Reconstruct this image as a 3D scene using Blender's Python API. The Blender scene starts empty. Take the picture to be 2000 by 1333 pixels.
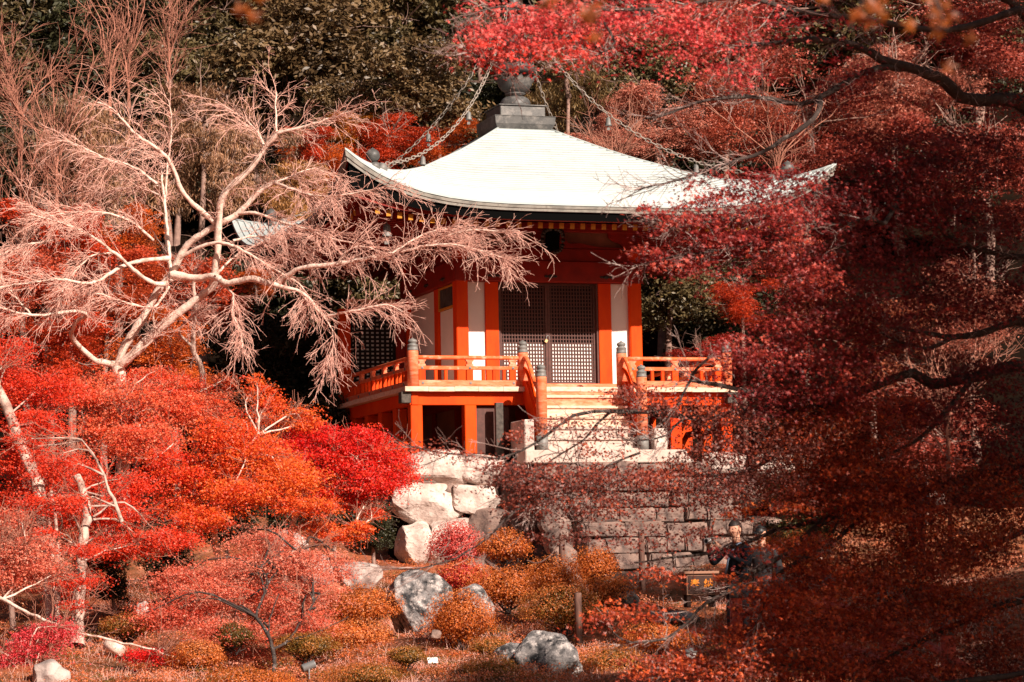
import bpy, bmesh, math, random
import numpy as np
from mathutils import Vector, Matrix

rng = np.random.default_rng(7)
random.seed(7)
SC = bpy.context.scene
COL = SC.collection

# ------------------------------------------------------------------ camera
F = 5400.0 / 2000.0 * 36.0
PITCH, ROLL = 0.08741, 0.01936
cam_d = bpy.data.cameras.new('camera')
cam = bpy.data.objects.new('camera', cam_d)
COL.objects.link(cam)
cam_d.sensor_width = 36.0
cam_d.lens = F
cam_d.clip_end = 1500
cam_d.dof.use_dof = True
cam_d.dof.focus_distance = 60.0
cam_d.dof.aperture_fstop = 8.0
CAMROT = Matrix.Rotation(math.pi / 2 + PITCH, 4, 'X') @ Matrix.Rotation(-ROLL, 4, 'Z')
cam.matrix_world = CAMROT
SC.camera = cam

# ------------------------------------------------------------------ world, sun, exposure
SUN_EL = math.radians(30.0)
SUN_AZ = math.radians(37.0)          # to the right of straight behind the camera
world = bpy.data.worlds.new('World')
SC.world = world
world.use_nodes = True
wn = world.node_tree
sky = wn.nodes.new('ShaderNodeTexSky')
sky.sky_type = 'NISHITA'
sky.sun_disc = False
sky.sun_elevation = SUN_EL
sky.sun_rotation = math.pi - SUN_AZ
sky.air_density = 1.0
sky.dust_density = 4.0
sky.ozone_density = 0.6
wn.links.new(sky.outputs[0], wn.nodes['Background'].inputs[0])
wn.nodes['Background'].inputs[1].default_value = 0.026
sun_d = bpy.data.lights.new('sun', 'SUN')
sun_d.energy = 5.0
sun_d.angle = math.radians(0.5)
sun_d.color = (1.0, 0.86, 0.74)
sun = bpy.data.objects.new('sun', sun_d)
COL.objects.link(sun)
TO_SUN = Vector((math.sin(SUN_AZ) * math.cos(SUN_EL), -math.cos(SUN_AZ) * math.cos(SUN_EL), math.sin(SUN_EL)))
sun.rotation_euler = TO_SUN.to_track_quat('Z', 'Y').to_euler()
sun.location = (30, -30, 40)
SC.view_settings.view_transform = 'Standard'
SC.view_settings.look = 'None'
SC.view_settings.gamma = 1
SC.view_settings.exposure = 0.72
SC.view_settings.use_curve_mapping = False
SC.cycles.max_bounces = 6
SC.cycles.diffuse_bounces = 3
SC.cycles.transmission_bounces = 3

# ------------------------------------------------------------------ geometry helpers
_cr, _sr, _cp, _sp = math.cos(ROLL), math.sin(ROLL), math.cos(PITCH), math.sin(PITCH)


def W(px, py, d):
    """photo direction (2000 px wide) at world depth Y = d -> world point (works on arrays)"""
    a = np.asarray(px, float) - 1000.0
    b = 666.5 - np.asarray(py, float)
    a, b = a * _cr + b * _sr, -a * _sr + b * _cr
    X, dz, up = a / 5400.0, 1.0, b / 5400.0
    Y = dz * _cp - up * _sp
    Z = dz * _sp + up * _cp
    d = np.asarray(d, float)
    return np.stack([X / Y * d, d + 0 * X, Z / Y * d], -1)


def gz(x, y):
    """ground height"""
    x = np.asarray(x, float)
    y = np.asarray(y, float)
    base = np.interp(y, [-400, 0, 24, 30, 38, 45, 54, 60, 64, 70, 76, 90, 110, 150, 220, 400],
                     [-1.7, -1.7, -1.8, -1.75, -1.42, -1.0, -.35, .35, 1.7, 3.3, 5.6, 14.2, 28, 50, 62, 70])
    n = .12 * np.sin(x * .9 + y * .5) + .10 * np.sin(x * 1.7 - y * 1.1 + 2) + .06 * np.sin(x * 3.1 + y * 2.3)
    return base + n * np.clip((y - 25) / 15, 0, 1) + .6 * np.sin(x * .11 + 1) * np.clip((y - 70) / 30, 0, 1)


def tag(o, label=None, cat=None, group=None, kind=None):
    if label: o['label'] = label
    if cat: o['category'] = cat
    if group: o['group'] = group
    if kind: o['kind'] = kind
    return o


def empty(name, loc=(0, 0, 0), rz=0.0):
    o = bpy.data.objects.new(name, None)
    o.empty_display_size = .3
    o.location = loc
    o.rotation_euler = (0, 0, rz)
    COL.objects.link(o)
    return o


def link_mesh(name, me, mat=None, parent=None, loc=None, rz=0.0):
    o = bpy.data.objects.new(name, me)
    COL.objects.link(o)
    if mat is not None and len(me.materials) == 0:
        me.materials.append(mat)
    if parent is not None: o.parent = parent
    if loc is not None: o.location = loc
    if rz: o.rotation_euler = (0, 0, rz)
    return o


def np_mesh(name, V, Fc, col=None, smooth=False):
    """V (n,3), Fc (m,k) faces of equal size, col (n,3) optional"""
    me = bpy.data.meshes.new(name)
    V = np.ascontiguousarray(V, np.float32)
    Fc = np.ascontiguousarray(Fc, np.int32)
    me.vertices.add(len(V))
    me.vertices.foreach_set('co', V.ravel())
    m, k = Fc.shape
    me.loops.add(m * k)
    me.loops.foreach_set('vertex_index', Fc.ravel())
    me.polygons.add(m)
    me.polygons.foreach_set('loop_start', np.arange(0, m * k, k, dtype=np.int32))
    if smooth:
        me.polygons.foreach_set('use_smooth', np.ones(m, bool))
    if col is not None:
        at = me.color_attributes.new('tint', 'FLOAT_COLOR', 'POINT')
        c = np.ones((len(V), 4), np.float32)
        c[:, :3] = col
        at.data.foreach_set('color', c.ravel())
    me.update(calc_edges=True)
    return me


class MB:
    def __init__(s):
        s.v, s.f = [], []

    def add(s, vs, fs):
        b = len(s.v)
        s.v += [tuple(v) for v in vs]
        s.f += [tuple(b + i for i in f) for f in fs]
        return s

    def box(s, x0, x1, y0, y1, z0, z1, M=None, ch=0.0):
        if ch > 0:
            bm = bmesh.new()
            bmesh.ops.create_cube(bm, size=1)
            for v in bm.verts:
                v.co = Vector(((x0 + x1) / 2 + v.co.x * (x1 - x0), (y0 + y1) / 2 + v.co.y * (y1 - y0), (z0 + z1) / 2 + v.co.z * (z1 - z0)))
            bmesh.ops.bevel(bm, geom=bm.edges[:], offset=ch, segments=1, affect='EDGES')
            bm.verts.index_update()
            vs = [v.co.copy() for v in bm.verts]
            fs = [[v.index for v in f.verts] for f in bm.faces]
            bm.free()
        else:
            vs = [Vector((x, y, z)) for x in (x0, x1) for y in (y0, y1) for z in (z0, z1)]
            fs = [(0, 1, 3, 2), (4, 6, 7, 5), (0, 4, 5, 1), (2, 3, 7, 6), (0, 2, 6, 4), (1, 5, 7, 3)]
        if M is not None: vs = [M @ v for v in vs]
        return s.add(vs, fs)

    def lathe(s, prof, n=16, c=(0, 0, 0), M=None):
        """prof: list of (r,z) bottom to top"""
        vs, fs = [], []
        for r, z in prof:
            for i in range(n):
                a = 2 * math.pi * i / n
                vs.append(Vector((c[0] + r * math.cos(a), c[1] + r * math.sin(a), c[2] + z)))
        for k in range(len(prof) - 1):
            for i in range(n):
                j = (i + 1) % n
                fs.append((k * n + i, k * n + j, (k + 1) * n + j, (k + 1) * n + i))
        fs.append(tuple(range(n))[::-1])
        fs.append(tuple((len(prof) - 1) * n + i for i in range(n)))
        if M is not None: vs = [M @ v for v in vs]
        return s.add(vs, fs)

    def tube(s, pts, r, n=8, caps=True):
        pts = [Vector(p) for p in pts]
        rs = r if isinstance(r, (list, tuple)) else [r] * len(pts)
        vs, fs = [], []
        u = None
        for k, p in enumerate(pts):
            t = (pts[min(k + 1, len(pts) - 1)] - pts[max(k - 1, 0)]).normalized()
            if u is None:
                u = t.orthogonal().normalized()
            u = (u - t * u.dot(t)).normalized()
            w = t.cross(u)
            for i in range(n):
                a = 2 * math.pi * i / n
                vs.append(p + (u * math.cos(a) + w * math.sin(a)) * rs[k])
        for k in range(len(pts) - 1):
            for i in range(n):
                j = (i + 1) % n
                fs.append((k * n + i, k * n + j, (k + 1) * n + j, (k + 1) * n + i))
        if caps:
            fs.append(tuple(range(n))[::-1])
            fs.append(tuple((len(pts) - 1) * n + i for i in range(n)))
        return s.add(vs, fs)

    def mesh(s, name, mat=None, smooth=False):
        me = bpy.data.meshes.new(name)
        me.from_pydata([tuple(v) for v in s.v], [], s.f)
        if smooth:
            for p in me.polygons: p.use_smooth = len(p.vertices) <= 4
        bm = bmesh.new()
        bm.from_mesh(me)
        bmesh.ops.recalc_face_normals(bm, faces=bm.faces[:])
        bm.to_mesh(me)
        bm.free()
        if mat is not None: me.materials.append(mat)
        return me

    def build(s, name, mat, parent=None, smooth=False, loc=None):
        return link_mesh(name, s.mesh(name, mat, smooth), None, parent, loc)


def tubes(P, R, sides=3):
    """P (N,K,3), R (N,K) -> V, quads"""
    N, K, _ = P.shape
    T = np.empty_like(P)
    T[:, 1:-1] = P[:, 2:] - P[:, :-2]
    T[:, 0] = P[:, 1] - P[:, 0]
    T[:, -1] = P[:, -1] - P[:, -2]
    T /= np.linalg.norm(T, axis=2, keepdims=True) + 1e-9
    ref = np.where(np.abs(T[:, :1, 2:3]) > .85, np.array([1., 0, 0]), np.array([0, 0, 1.]))
    ref = np.broadcast_to(ref, T.shape)
    U = np.cross(T, ref)
    U /= np.linalg.norm(U, axis=2, keepdims=True) + 1e-9
    Vv = np.cross(T, U)
    a = np.arange(sides) * 2 * np.pi / sides
    V = P[:, :, None] + R[:, :, None, None] * (U[:, :, None] * np.cos(a)[None, None, :, None] + Vv[:, :, None] * np.sin(a)[None, None, :, None])
    idx = np.arange(N * K * sides).reshape(N, K, sides)
    nx = np.roll(idx, -1, axis=2)
    Q = np.stack([idx[:, :-1], nx[:, :-1], nx[:, 1:], idx[:, 1:]], -1).reshape(-1, 4)
    return V.reshape(-1, 3), Q


def join(parts):
    Vs, Fs, b = [], [], 0
    for V, Q in parts:
        Vs.append(V)
        Fs.append(Q + b)
        b += len(V)
    return np.concatenate(Vs), np.concatenate(Fs)


def smooth_path(pts, step=.12):
    """Catmull-Rom through 3D points"""
    pts = np.asarray(pts, float)
    q = np.vstack([2 * pts[0] - pts[1], pts, 2 * pts[-1] - pts[-2]])
    out = []
    for i in range(1, len(q) - 2):
        n = max(2, int(np.linalg.norm(q[i + 1] - q[i]) / step))
        t = np.linspace(0, 1, n, endpoint=False)[:, None]
        out.append(.5 * (2 * q[i] + (q[i + 1] - q[i - 1]) * t + (2 * q[i - 1] - 5 * q[i] + 4 * q[i + 1] - q[i + 2]) * t ** 2
                         + (3 * q[i] - q[i - 1] - 3 * q[i + 1] + q[i + 2]) * t ** 3))
    out.append(pts[-1:])
    return np.vstack(out)


def sprout(S, D, L, K=4, droop=0.0, wob=.25):
    """grow N shoots: starts S, directions D, lengths L"""
    N = len(S)
    P = np.empty((N, K, 3))
    P[:, 0] = S
    d = D / (np.linalg.norm(D, axis=1, keepdims=True) + 1e-9)
    for k in range(1, K):
        d = d + rng.normal(0, wob, (N, 3)) + np.array([0, 0, -droop])
        d /= np.linalg.norm(d, axis=1, keepdims=True)
        P[:, k] = P[:, k - 1] + d * (L / (K - 1))[:, None]
    return P


def along(P, M, t0=.2, t1=1.0):
    """M random points on each path of P (N,K,3) with the local direction; returns S, D, parent t"""
    N, K, _ = P.shape
    t = rng.uniform(t0, t1, (N, M)) * (K - 1)
    i = np.clip(t.astype(int), 0, K - 2)
    f = (t - i)[..., None]
    n = np.arange(N)[:, None]
    A, B = P[n, i], P[n, i + 1]
    return (A + (B - A) * f).reshape(-1, 3), (B - A).reshape(-1, 3), (t / (K - 1)).ravel()


def side(D, spread=.9):
    D = D / (np.linalg.norm(D, axis=1, keepdims=True) + 1e-9)
    return D + rng.normal(0, spread, D.shape)


# leaf shapes (x along the leaf, y across, z folded)
def lobes(angs, lens, w):
    v, f = [], []
    for a, l in zip(angs, lens):
        a = math.radians(a)
        c, s = math.cos(a), math.sin(a)
        b = len(v)
        v += [(-.12 * c, -.12 * s, 0), (.36 * l * c + w * s, .36 * l * s - w * c, -.03), (l * c, l * s, -.14), (.36 * l * c - w * s, .36 * l * s + w * c, .03)]
        f.append((b, b + 1, b + 2, b + 3))
    return np.array(v), np.array(f)


LEAF = {
    'maple5': lobes([-105, -52, 0, 52, 105], [.55, .85, 1, .85, .55], .13),
    'maple3': lobes([-62, 0, 62], [.8, 1, .8], .2),
    'oval': (np.array([(-.6, 0, 0), (0, -.3, -.05), (.75, 0, -.12), (0, .3, .08)]), np.array([(0, 1, 2, 3)])),
    'long': (np.array([(-.2, 0, 0), (.5, -.13, -.05), (1.4, 0, -.2), (.5, .13, .03)]), np.array([(0, 1, 2, 3)])),
    'tiny': (np.array([(-.6, 0, 0), (0, -.4, -.1), (.6, 0, 0), (0, .4, .12)]), np.array([(0, 1, 2, 3)])),
}


def leaves(C, Nn, size, kind, tang=None):
    tv, tf = LEAF[kind]
    N = len(C)
    Nn = Nn / (np.linalg.norm(Nn, axis=1, keepdims=True) + 1e-9)
    r = rng.normal(0, 1, (N, 3)) if tang is None else tang
    U = r - Nn * np.sum(r * Nn, 1, keepdims=True)
    U /= np.linalg.norm(U, axis=1, keepdims=True) + 1e-9
    Vv = np.cross(Nn, U)
    s = size[:, None, None]
    V = C[:, None] + s * (tv[None, :, 0:1] * U[:, None] + tv[None, :, 1:2] * Vv[:, None] + tv[None, :, 2:3] * Nn[:, None])
    Fc = tf[None] + (np.arange(N) * len(tv))[:, None, None]
    return V.reshape(-1, 3), Fc.reshape(-1, 4)


def pal(colors, t, jit=.18):
    """palette lookup, colours in linear rgb"""
    c = np.array(colors, float)
    x = np.clip(t, 0, .9999) * (len(c) - 1)
    i = x.astype(int)
    f = (x - i)[:, None]
    k = c[i] * (1 - f) + c[np.minimum(i + 1, len(c) - 1)] * f
    return np.clip(k * np.exp(rng.normal(0, jit, (len(t), 1))), 0, 1)


def blob_points(blobs, kind):
    """blobs: (cx,cy,cz, rx,ry,rz, n, tone) -> leaf centres, normals, tones; leaves sit in small flat sprays"""
    Cs, Ns, Ts = [], [], []
    for cx, cy, cz, rx, ry, rz, n, tone in blobs:
        m = max(5, int(n / (34 if kind != 'ev' else 26)))
        u = rng.normal(0, 1, (m, 3))
        u /= np.linalg.norm(u, axis=1, keepdims=True)
        rad = rng.uniform(.15, 1, (m, 1)) ** (.45 if kind != 'ev' else .3)
        rad *= 1 + .18 * rng.normal(0, 1, (m, 1))
        c = u * rad * np.array([rx, ry, rz]) + np.array([cx, cy, cz])
        which = rng.integers(0, m, n)
        sp = min(.55, .32 * (rx * rz) ** .5 + .1) * rng.uniform(.6, 1.3, m)
        if kind == 'ev':
            q = rng.normal(0, 1, (n, 3)) * np.array([.5, .5, .42]) * sp[which][:, None]
            nn = rng.normal(0, .75, (n, 3)) + u[which] * .5 + np.array([0, 0, .5])
        elif kind == 'droop':
            q = rng.normal(0, 1, (n, 3)) * np.array([.5, .5, .35]) * sp[which][:, None]
            nn = rng.normal(0, .5, (n, 3)) + np.array([0, -.8, .25])
        else:
            q = rng.normal(0, 1, (n, 3)) * np.array([.62, .62, .13]) * sp[which][:, None]
            q[:, 2] -= .35 * (q[:, 0] ** 2 + q[:, 1] ** 2) / (sp[which] + .1)
            nn = rng.normal(0, .62, (n, 3)) + np.array([.12, -.45, .8])
        Cs.append(c[which] + q)
        Ns.append(nn)
        Ts.append(np.clip(tone + rng.normal(0, .21, m)[which] + rng.normal(0, .1, n), 0, 1))
    return np.concatenate(Cs), np.concatenate(Ns), np.concatenate(Ts)


def B(px, py, rx, ry, d, n, tone=.5, depth=None):
    """foliage mass seen around photo position px,py with real radii at depth d"""
    c = W(px, py, d)
    s = d / 5400.0
    return (c[0], c[1], c[2], rx * s, (depth if depth else max(rx, ry) * s * .9), ry * s, n, tone)


# ------------------------------------------------------------------ materials
def mat(name, color, rough=.7, noise=0.0, scale=6.0, dark=None, bump=0.0, bscale=40.0, spec=.3, metal=0.0,
        stretch=(1, 1, 1), thresh=(.35, .7), obj=True, dirt=None, dscale=3.0, dth=(.55, .7)):
    m = bpy.data.materials.new(name)
    m.use_nodes = True
    nt = m.node_tree
    b = nt.nodes['Principled BSDF']
    b.inputs['Roughness'].default_value = rough
    b.inputs['Specular IOR Level'].default_value = spec
    b.inputs['Metallic'].default_value = metal
    b.inputs['Base Color'].default_value = (*color, 1)
    tc = nt.nodes.new('ShaderNodeTexCoord')
    mp = nt.nodes.new('ShaderNodeMapping')
    mp.inputs['Scale'].default_value = stretch
    if obj:
        nt.links.new(tc.outputs['Object'], mp.inputs[0])
    else:
        geo = nt.nodes.new('ShaderNodeNewGeometry')
        nt.links.new(geo.outputs['Position'], mp.inputs[0])
    cur = None
    if dark is not None:
        n1 = nt.nodes.new('ShaderNodeTexNoise')
        n1.inputs['Scale'].default_value = scale
        n1.inputs['Detail'].default_value = 6
        n1.inputs['Roughness'].default_value = .62
        nt.links.new(mp.outputs[0], n1.inputs[0])
        r = nt.nodes.new('ShaderNodeValToRGB')
        r.color_ramp.elements[0].position = thresh[0]
        r.color_ramp.elements[0].color = (*dark, 1)
        r.color_ramp.elements[1].position = thresh[1]
        r.color_ramp.elements[1].color = (*color, 1)
        nt.links.new(n1.outputs[0], r.inputs[0])
        cur = r.outputs[0]
    if dirt is not None:
        n2 = nt.nodes.new('ShaderNodeTexNoise')
        n2.inputs['Scale'].default_value = dscale
        n2.inputs['Detail'].default_value = 8
        n2.inputs['Roughness'].default_value = .7
        nt.links.new(mp.outputs[0], n2.inputs[0])
        r2 = nt.nodes.new('ShaderNodeValToRGB')
        r2.color_ramp.elements[0].position = dth[0]
        r2.color_ramp.elements[0].color = (0, 0, 0, 1)
        r2.color_ramp.elements[1].position = dth[1]
        r2.color_ramp.elements[1].color = (1, 1, 1, 1)
        nt.links.new(n2.outputs[0], r2.inputs[0])
        mx = nt.nodes.new('ShaderNodeMix')
        mx.data_type = 'RGBA'
        nt.links.new(r2.outputs[0], mx.inputs[0])
        if cur is not None: nt.links.new(cur, mx.inputs[6])
        else: mx.inputs[6].default_value = (*color, 1)
        mx.inputs[7].default_value = (*dirt, 1)
        cur = mx.outputs[2]
    if cur is not None: nt.links.new(cur, b.inputs['Base Color'])
    if bump > 0:
        n3 = nt.nodes.new('ShaderNodeTexNoise')
        n3.inputs['Scale'].default_value = bscale
        n3.inputs['Detail'].default_value = 6
        nt.links.new(mp.outputs[0], n3.inputs[0])
        bp = nt.nodes.new('ShaderNodeBump')
        bp.inputs['Strength'].default_value = 1
        bp.inputs['Distance'].default_value = bump
        nt.links.new(n3.outputs[0], bp.inputs['Height'])
        nt.links.new(bp.outputs[0], b.inputs['Normal'])
    return m


def leaf_mat(name, rough=.5, trans=.35, gloss=.04):
    m = bpy.data.materials.new(name)
    m.use_nodes = True
    nt = m.node_tree
    nt.nodes.clear()
    out = nt.nodes.new('ShaderNodeOutputMaterial')
    at = nt.nodes.new('ShaderNodeAttribute')
    at.attribute_name = 'tint'
    oi = nt.nodes.new('ShaderNodeObjectInfo')
    mx = nt.nodes.new('ShaderNodeMix')
    mx.data_type = 'RGBA'
    mx.blend_type = 'MULTIPLY'
    mx.inputs[0].default_value = 1
    nt.links.new(at.outputs['Color'], mx.inputs[6])
    nt.links.new(oi.outputs['Color'], mx.inputs[7])
    df = nt.nodes.new('ShaderNodeBsdfDiffuse')
    tr = nt.nodes.new('ShaderNodeBsdfTranslucent')
    gl = nt.nodes.new('ShaderNodeBsdfGlossy')
    gl.inputs['Roughness'].default_value = rough
    gl.inputs['Color'].default_value = (1, 1, 1, 1)
    nt.links.new(mx.outputs[2], df.inputs[0])
    nt.links.new(mx.outputs[2], tr.inputs[0])
    m1 = nt.nodes.new('ShaderNodeMixShader')
    m1.inputs[0].default_value = trans
    nt.links.new(df.outputs[0], m1.inputs[1])
    nt.links.new(tr.outputs[0], m1.inputs[2])
    m2 = nt.nodes.new('ShaderNodeMixShader')
    m2.inputs[0].default_value = gloss
    nt.links.new(m1.outputs[0], m2.inputs[1])
    nt.links.new(gl.outputs[0], m2.inputs[2])
    nt.links.new(m2.outputs[0], out.inputs[0])
    return m


M = {}
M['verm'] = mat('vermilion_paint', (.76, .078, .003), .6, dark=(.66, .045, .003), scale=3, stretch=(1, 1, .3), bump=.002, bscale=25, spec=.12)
M['verm_shade'] = mat('vermilion_shaded', (.30, .016, .008), .65, dark=(.20, .012, .007), scale=3, bump=.002, bscale=25)  # vermilion darkened for members under eaves and floor; shade is in the colour
M['verm_worn'] = mat('vermilion_worn', (.78, .10, .02), .6, dark=(.78, .24, .12), scale=9, stretch=(.5, .5, 2), bump=.002, dirt=(.82, .46, .3), dscale=5, dth=(.5, .72))
M['rail'] = mat('rail_worn_paint', (.82, .19, .07), .6, dark=(.78, .11, .02), scale=7, dirt=(.82, .5, .36), dscale=6, dth=(.52, .75))
M['board'] = mat('pale_boards', (.78, .55, .42), .75, dark=(.62, .34, .22), scale=6, stretch=(1, 1, 3), bump=.003, thresh=(.3, .55))
M['board_dark'] = mat('weathered_dark_wood', (.12, .10, .085), .85, dark=(.05, .04, .035), scale=14, bump=.005, bscale=50)
M['plaster'] = mat('white_plaster', (.80, .76, .73), .85, dark=(.74, .69, .66), scale=2, bump=.002)
M['plaster_shade'] = mat('shaded_plaster', (.30, .14, .09), .9, dark=(.2, .09, .06), scale=2)  # white plaster turned brown: the shade it stands in is put into the colour
M['roof'] = mat('roof_sheet', (.44, .485, .48), .5, dark=(.385, .42, .41), scale=2.2, stretch=(1, 1, 1), thresh=(.3, .55), bump=.002, bscale=14, dirt=(.30, .32, .30), dscale=3.5, dth=(.63, .82), spec=.35)
M['fascia'] = mat('roof_edge_sheet', (.36, .34, .30), .6, dark=(.20, .19, .17), scale=3, thresh=(.38, .6), dirt=(.07, .06, .055), dscale=3, dth=(.54, .66), bump=.004)
M['black'] = mat('black_board', (.004, .004, .004), .9, spec=0.0)
M['bronze'] = mat('aged_bronze', (.11, .105, .10), .5, dark=(.05, .05, .05), scale=5, dirt=(.30, .27, .25), dscale=3, dth=(.5, .75), bump=.003, spec=.5)
M['bronze_light'] = mat('weathered_bronze_cap', (.24, .225, .21), .55, dark=(.12, .12, .115), scale=9, bump=.002, spec=.5)
M['yellow'] = mat('yellow_rafter_end', (.62, .27, .03), .7, dark=(.5, .2, .02), scale=20)
M['doorwood'] = mat('door_wood', (.12, .045, .035), .6, dark=(.07, .028, .022), scale=10)
M['doorblack'] = mat('door_inside', (.012, .010, .010), .8)
M['paper'] = mat('door_paper', (.82, .79, .76), .8)
M['iron'] = mat('black_iron', (.012, .012, .012), .5, spec=.5)
M['brass'] = mat('brass', (.6, .4, .2), .4, metal=.6)
M['chain'] = mat('weathered_chain', (.42, .36, .31), .6, dark=(.25, .21, .18), scale=20)
M['stone_pale'] = mat('pale_stone', (.66, .54, .48), .9, dark=(.40, .30, .26), scale=2.6, thresh=(.36, .58), bump=.06, bscale=7, dirt=(.20, .12, .10), dscale=5.5, dth=(.57, .66))
M['stone_white'] = mat('white_granite', (.64, .53, .47), .85, dark=(.50, .37, .31), scale=4, bump=.008, bscale=20, dirt=(.36, .24, .18), dscale=4, dth=(.54, .72))
M['stone_step'] = mat('weathered_step_stone', (.30, .20, .165), .9, dark=(.08, .055, .05), scale=3.5, thresh=(.35, .62), bump=.02, bscale=12, dirt=(.07, .055, .05), dscale=5, dth=(.58, .7))
M['rock'] = mat('grey_rock', (.26, .235, .23), .85, dark=(.03, .03, .033), scale=5, thresh=(.40, .60), bump=.12, bscale=7, dirt=(.60, .53, .50), dscale=9, dth=(.50, .66))
M['rock_pale'] = mat('pale_rock', (.55, .45, .41), .9, dark=(.2, .15, .14), scale=3, thresh=(.35, .6), bump=.03, bscale=8)
M['bark_pink'] = mat('pale_bark', (.80, .60, .51), .9, dark=(.50, .32, .25), scale=9, thresh=(.35, .55), bump=.01, bscale=30, dirt=(.2, .12, .1), dscale=14, dth=(.6, .7), obj=False)
M['twig_pink'] = mat('pink_twig', (.84, .52, .43), .9, dark=(.74, .40, .32), scale=5, obj=False)
M['bark_dark'] = mat('dark_bark', (.085, .06, .052), .95, dark=(.035, .026, .024), scale=14, bump=.01, bscale=40, dirt=(.27, .24, .22), dscale=9, dth=(.58, .68), obj=False)
M['twig_dark'] = mat('brown_twig', (.34, .23, .20), .9, dark=(.16, .09, .08), scale=5, dirt=(.55, .45, .42), dscale=5, dth=(.5, .65), obj=False)
M['bark_mid'] = mat('mid_bark', (.60, .42, .35), .9, dark=(.26, .16, .13), scale=5, thresh=(.38, .58), bump=.012, bscale=22, dirt=(.12, .07, .06), dscale=9, dth=(.56, .68), obj=False)
M['twig_far'] = mat('far_twig', (.46, .20, .14), .9, dark=(.30, .12, .08), scale=3, obj=False)
M['bark_far'] = mat('far_bark', (.40, .25, .2), .9, dark=(.2, .12, .1), scale=6, obj=False)
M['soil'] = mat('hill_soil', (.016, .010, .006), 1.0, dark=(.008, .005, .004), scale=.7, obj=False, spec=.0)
M['garden'] = mat('garden_ground', (.40, .11, .045), .95, dark=(.11, .045, .018), scale=1.1, thresh=(.4, .62), bump=.05, bscale=6, dirt=(.42, .17, .1), dscale=2.4, dth=(.5, .68), obj=False)
M['leaf'] = leaf_mat('maple_leaf', .5, .38, .03)
M['leaf_ev'] = leaf_mat('evergreen_leaf', .5, .18, .035)
M['wood_post'] = mat('brown_post', (.22, .12, .09), .85, dark=(.1, .05, .04), scale=10, stretch=(2, 2, .4), bump=.004)
M['signwood'] = mat('box_wood', (.07, .03, .02), .7, dark=(.05, .022, .016), scale=6, stretch=(1, 1, 4))
M['signedge'] = mat('box_edge_wood', (.34, .17, .11), .7)
M['gold'] = mat('orange_lettering', (.85, .25, .02), .6)
M['white'] = mat('white_card', (.8, .78, .76), .7)
M['grey_metal'] = mat('grey_metal', (.22, .22, .22), .45, metal=.3)
M['glass'] = mat('lens_glass', (.02, .025, .03), .08, spec=.8)
M['navy'] = mat('navy_jacket', (.010, .014, .022), .85, dark=(.006, .008, .013), scale=12, bump=.004)
M['coat'] = mat('dark_coat', (.02, .018, .02), .85)
M['denim'] = mat('blue_grey_cloth', (.10, .13, .18), .85)
M['skin'] = mat('skin', (.62, .30, .20), .55)
M['hair'] = mat('dark_hair', (.02, .012, .01), .6)
M['trouser'] = mat('dark_trousers', (.02, .02, .025), .85)
M['strap'] = mat('pale_blue_strap', (.32, .42, .60), .7)
M['bridge'] = mat('bridge_paint', (.68, .10, .05), .5, dark=(.5, .06, .03), scale=3)

# ------------------------------------------------------------------ ground and hillside
xs = np.concatenate([np.linspace(-400, -45, 14), np.linspace(-40, 40, 150), np.linspace(45, 400, 14)])
ys = np.concatenate([np.linspace(-400, 10, 12), np.linspace(14, 34, 14), np.linspace(35, 72, 150), np.linspace(73, 150, 60), np.linspace(156, 400, 14)])
GX, GY = np.meshgrid(xs, ys)
GZ = gz(GX, GY)
gV = np.stack([GX, GY, GZ], -1).reshape(-1, 3)
ii = np.arange(len(gV)).reshape(GX.shape)
gF = np.stack([ii[:-1, :-1], ii[:-1, 1:], ii[1:, 1:], ii[1:, :-1]], -1)
row_split = int(np.searchsorted(ys, 63.5))
f1 = gF[:row_split].reshape(-1, 4)
f2 = gF[row_split:].reshape(-1, 4)
tag(link_mesh('ground', np_mesh('ground', gV, f1, smooth=True), M['garden']), kind='structure')
tag(link_mesh('hillside', np_mesh('hillside', gV, f2, smooth=True), M['soil']), kind='structure')

# ------------------------------------------------------------------ the hall
PHI = 0.31513
HALL = (0.18983, 65.3069, 4.33942)
_ch, _sh = math.cos(PHI), math.sin(PHI)


def HL(x, y, z):
    """hall coordinates to world"""
    return Vector((HALL[0] + _ch * x - _sh * y, HALL[1] + _sh * x + _ch * y, HALL[2] + z))


w, v, e = 2.25, 3.97, 5.695
ZB = -1.48
hall = empty('temple_hall', HALL, PHI)
tag(hall, 'small square vermilion temple hall with a pale curved pyramidal roof on a raised veranda', 'temple')
H4 = [Matrix.Rotation(k * math.pi / 2, 4, 'Z') for k in range(4)]   # front, right, back, left


def hb(name, m, x0, x1, y0, y1, z0, z1, parent=None, ch=.006, k=0):
    return MB().box(x0, x1, y0, y1, z0, z1, H4[k] if k else None, ch).build(name, M[m], parent or hall)


# roof surface
_r = np.array([.0, .69, 1.5, 2.09, 2.69, 3.28, 3.88, 4.37, 4.66, 5.2, 5.695])
_z = np.array([6.75, 6.32, 5.83, 5.49, 5.17, 4.82, 4.52, 4.30, 4.20, 4.00, 3.83])


def lift(r, t): return 1.08 * abs(t) ** 4.5 * (r / e) ** 4


def rz(x, r): return float(np.interp(r, _r, _z)) + lift(r, x / r if r > 0 else 0)


roof = MB()
ts = np.sin(np.linspace(-1, 1, 33) * math.pi / 2) * .5 + np.linspace(-1, 1, 33) * .5
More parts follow.
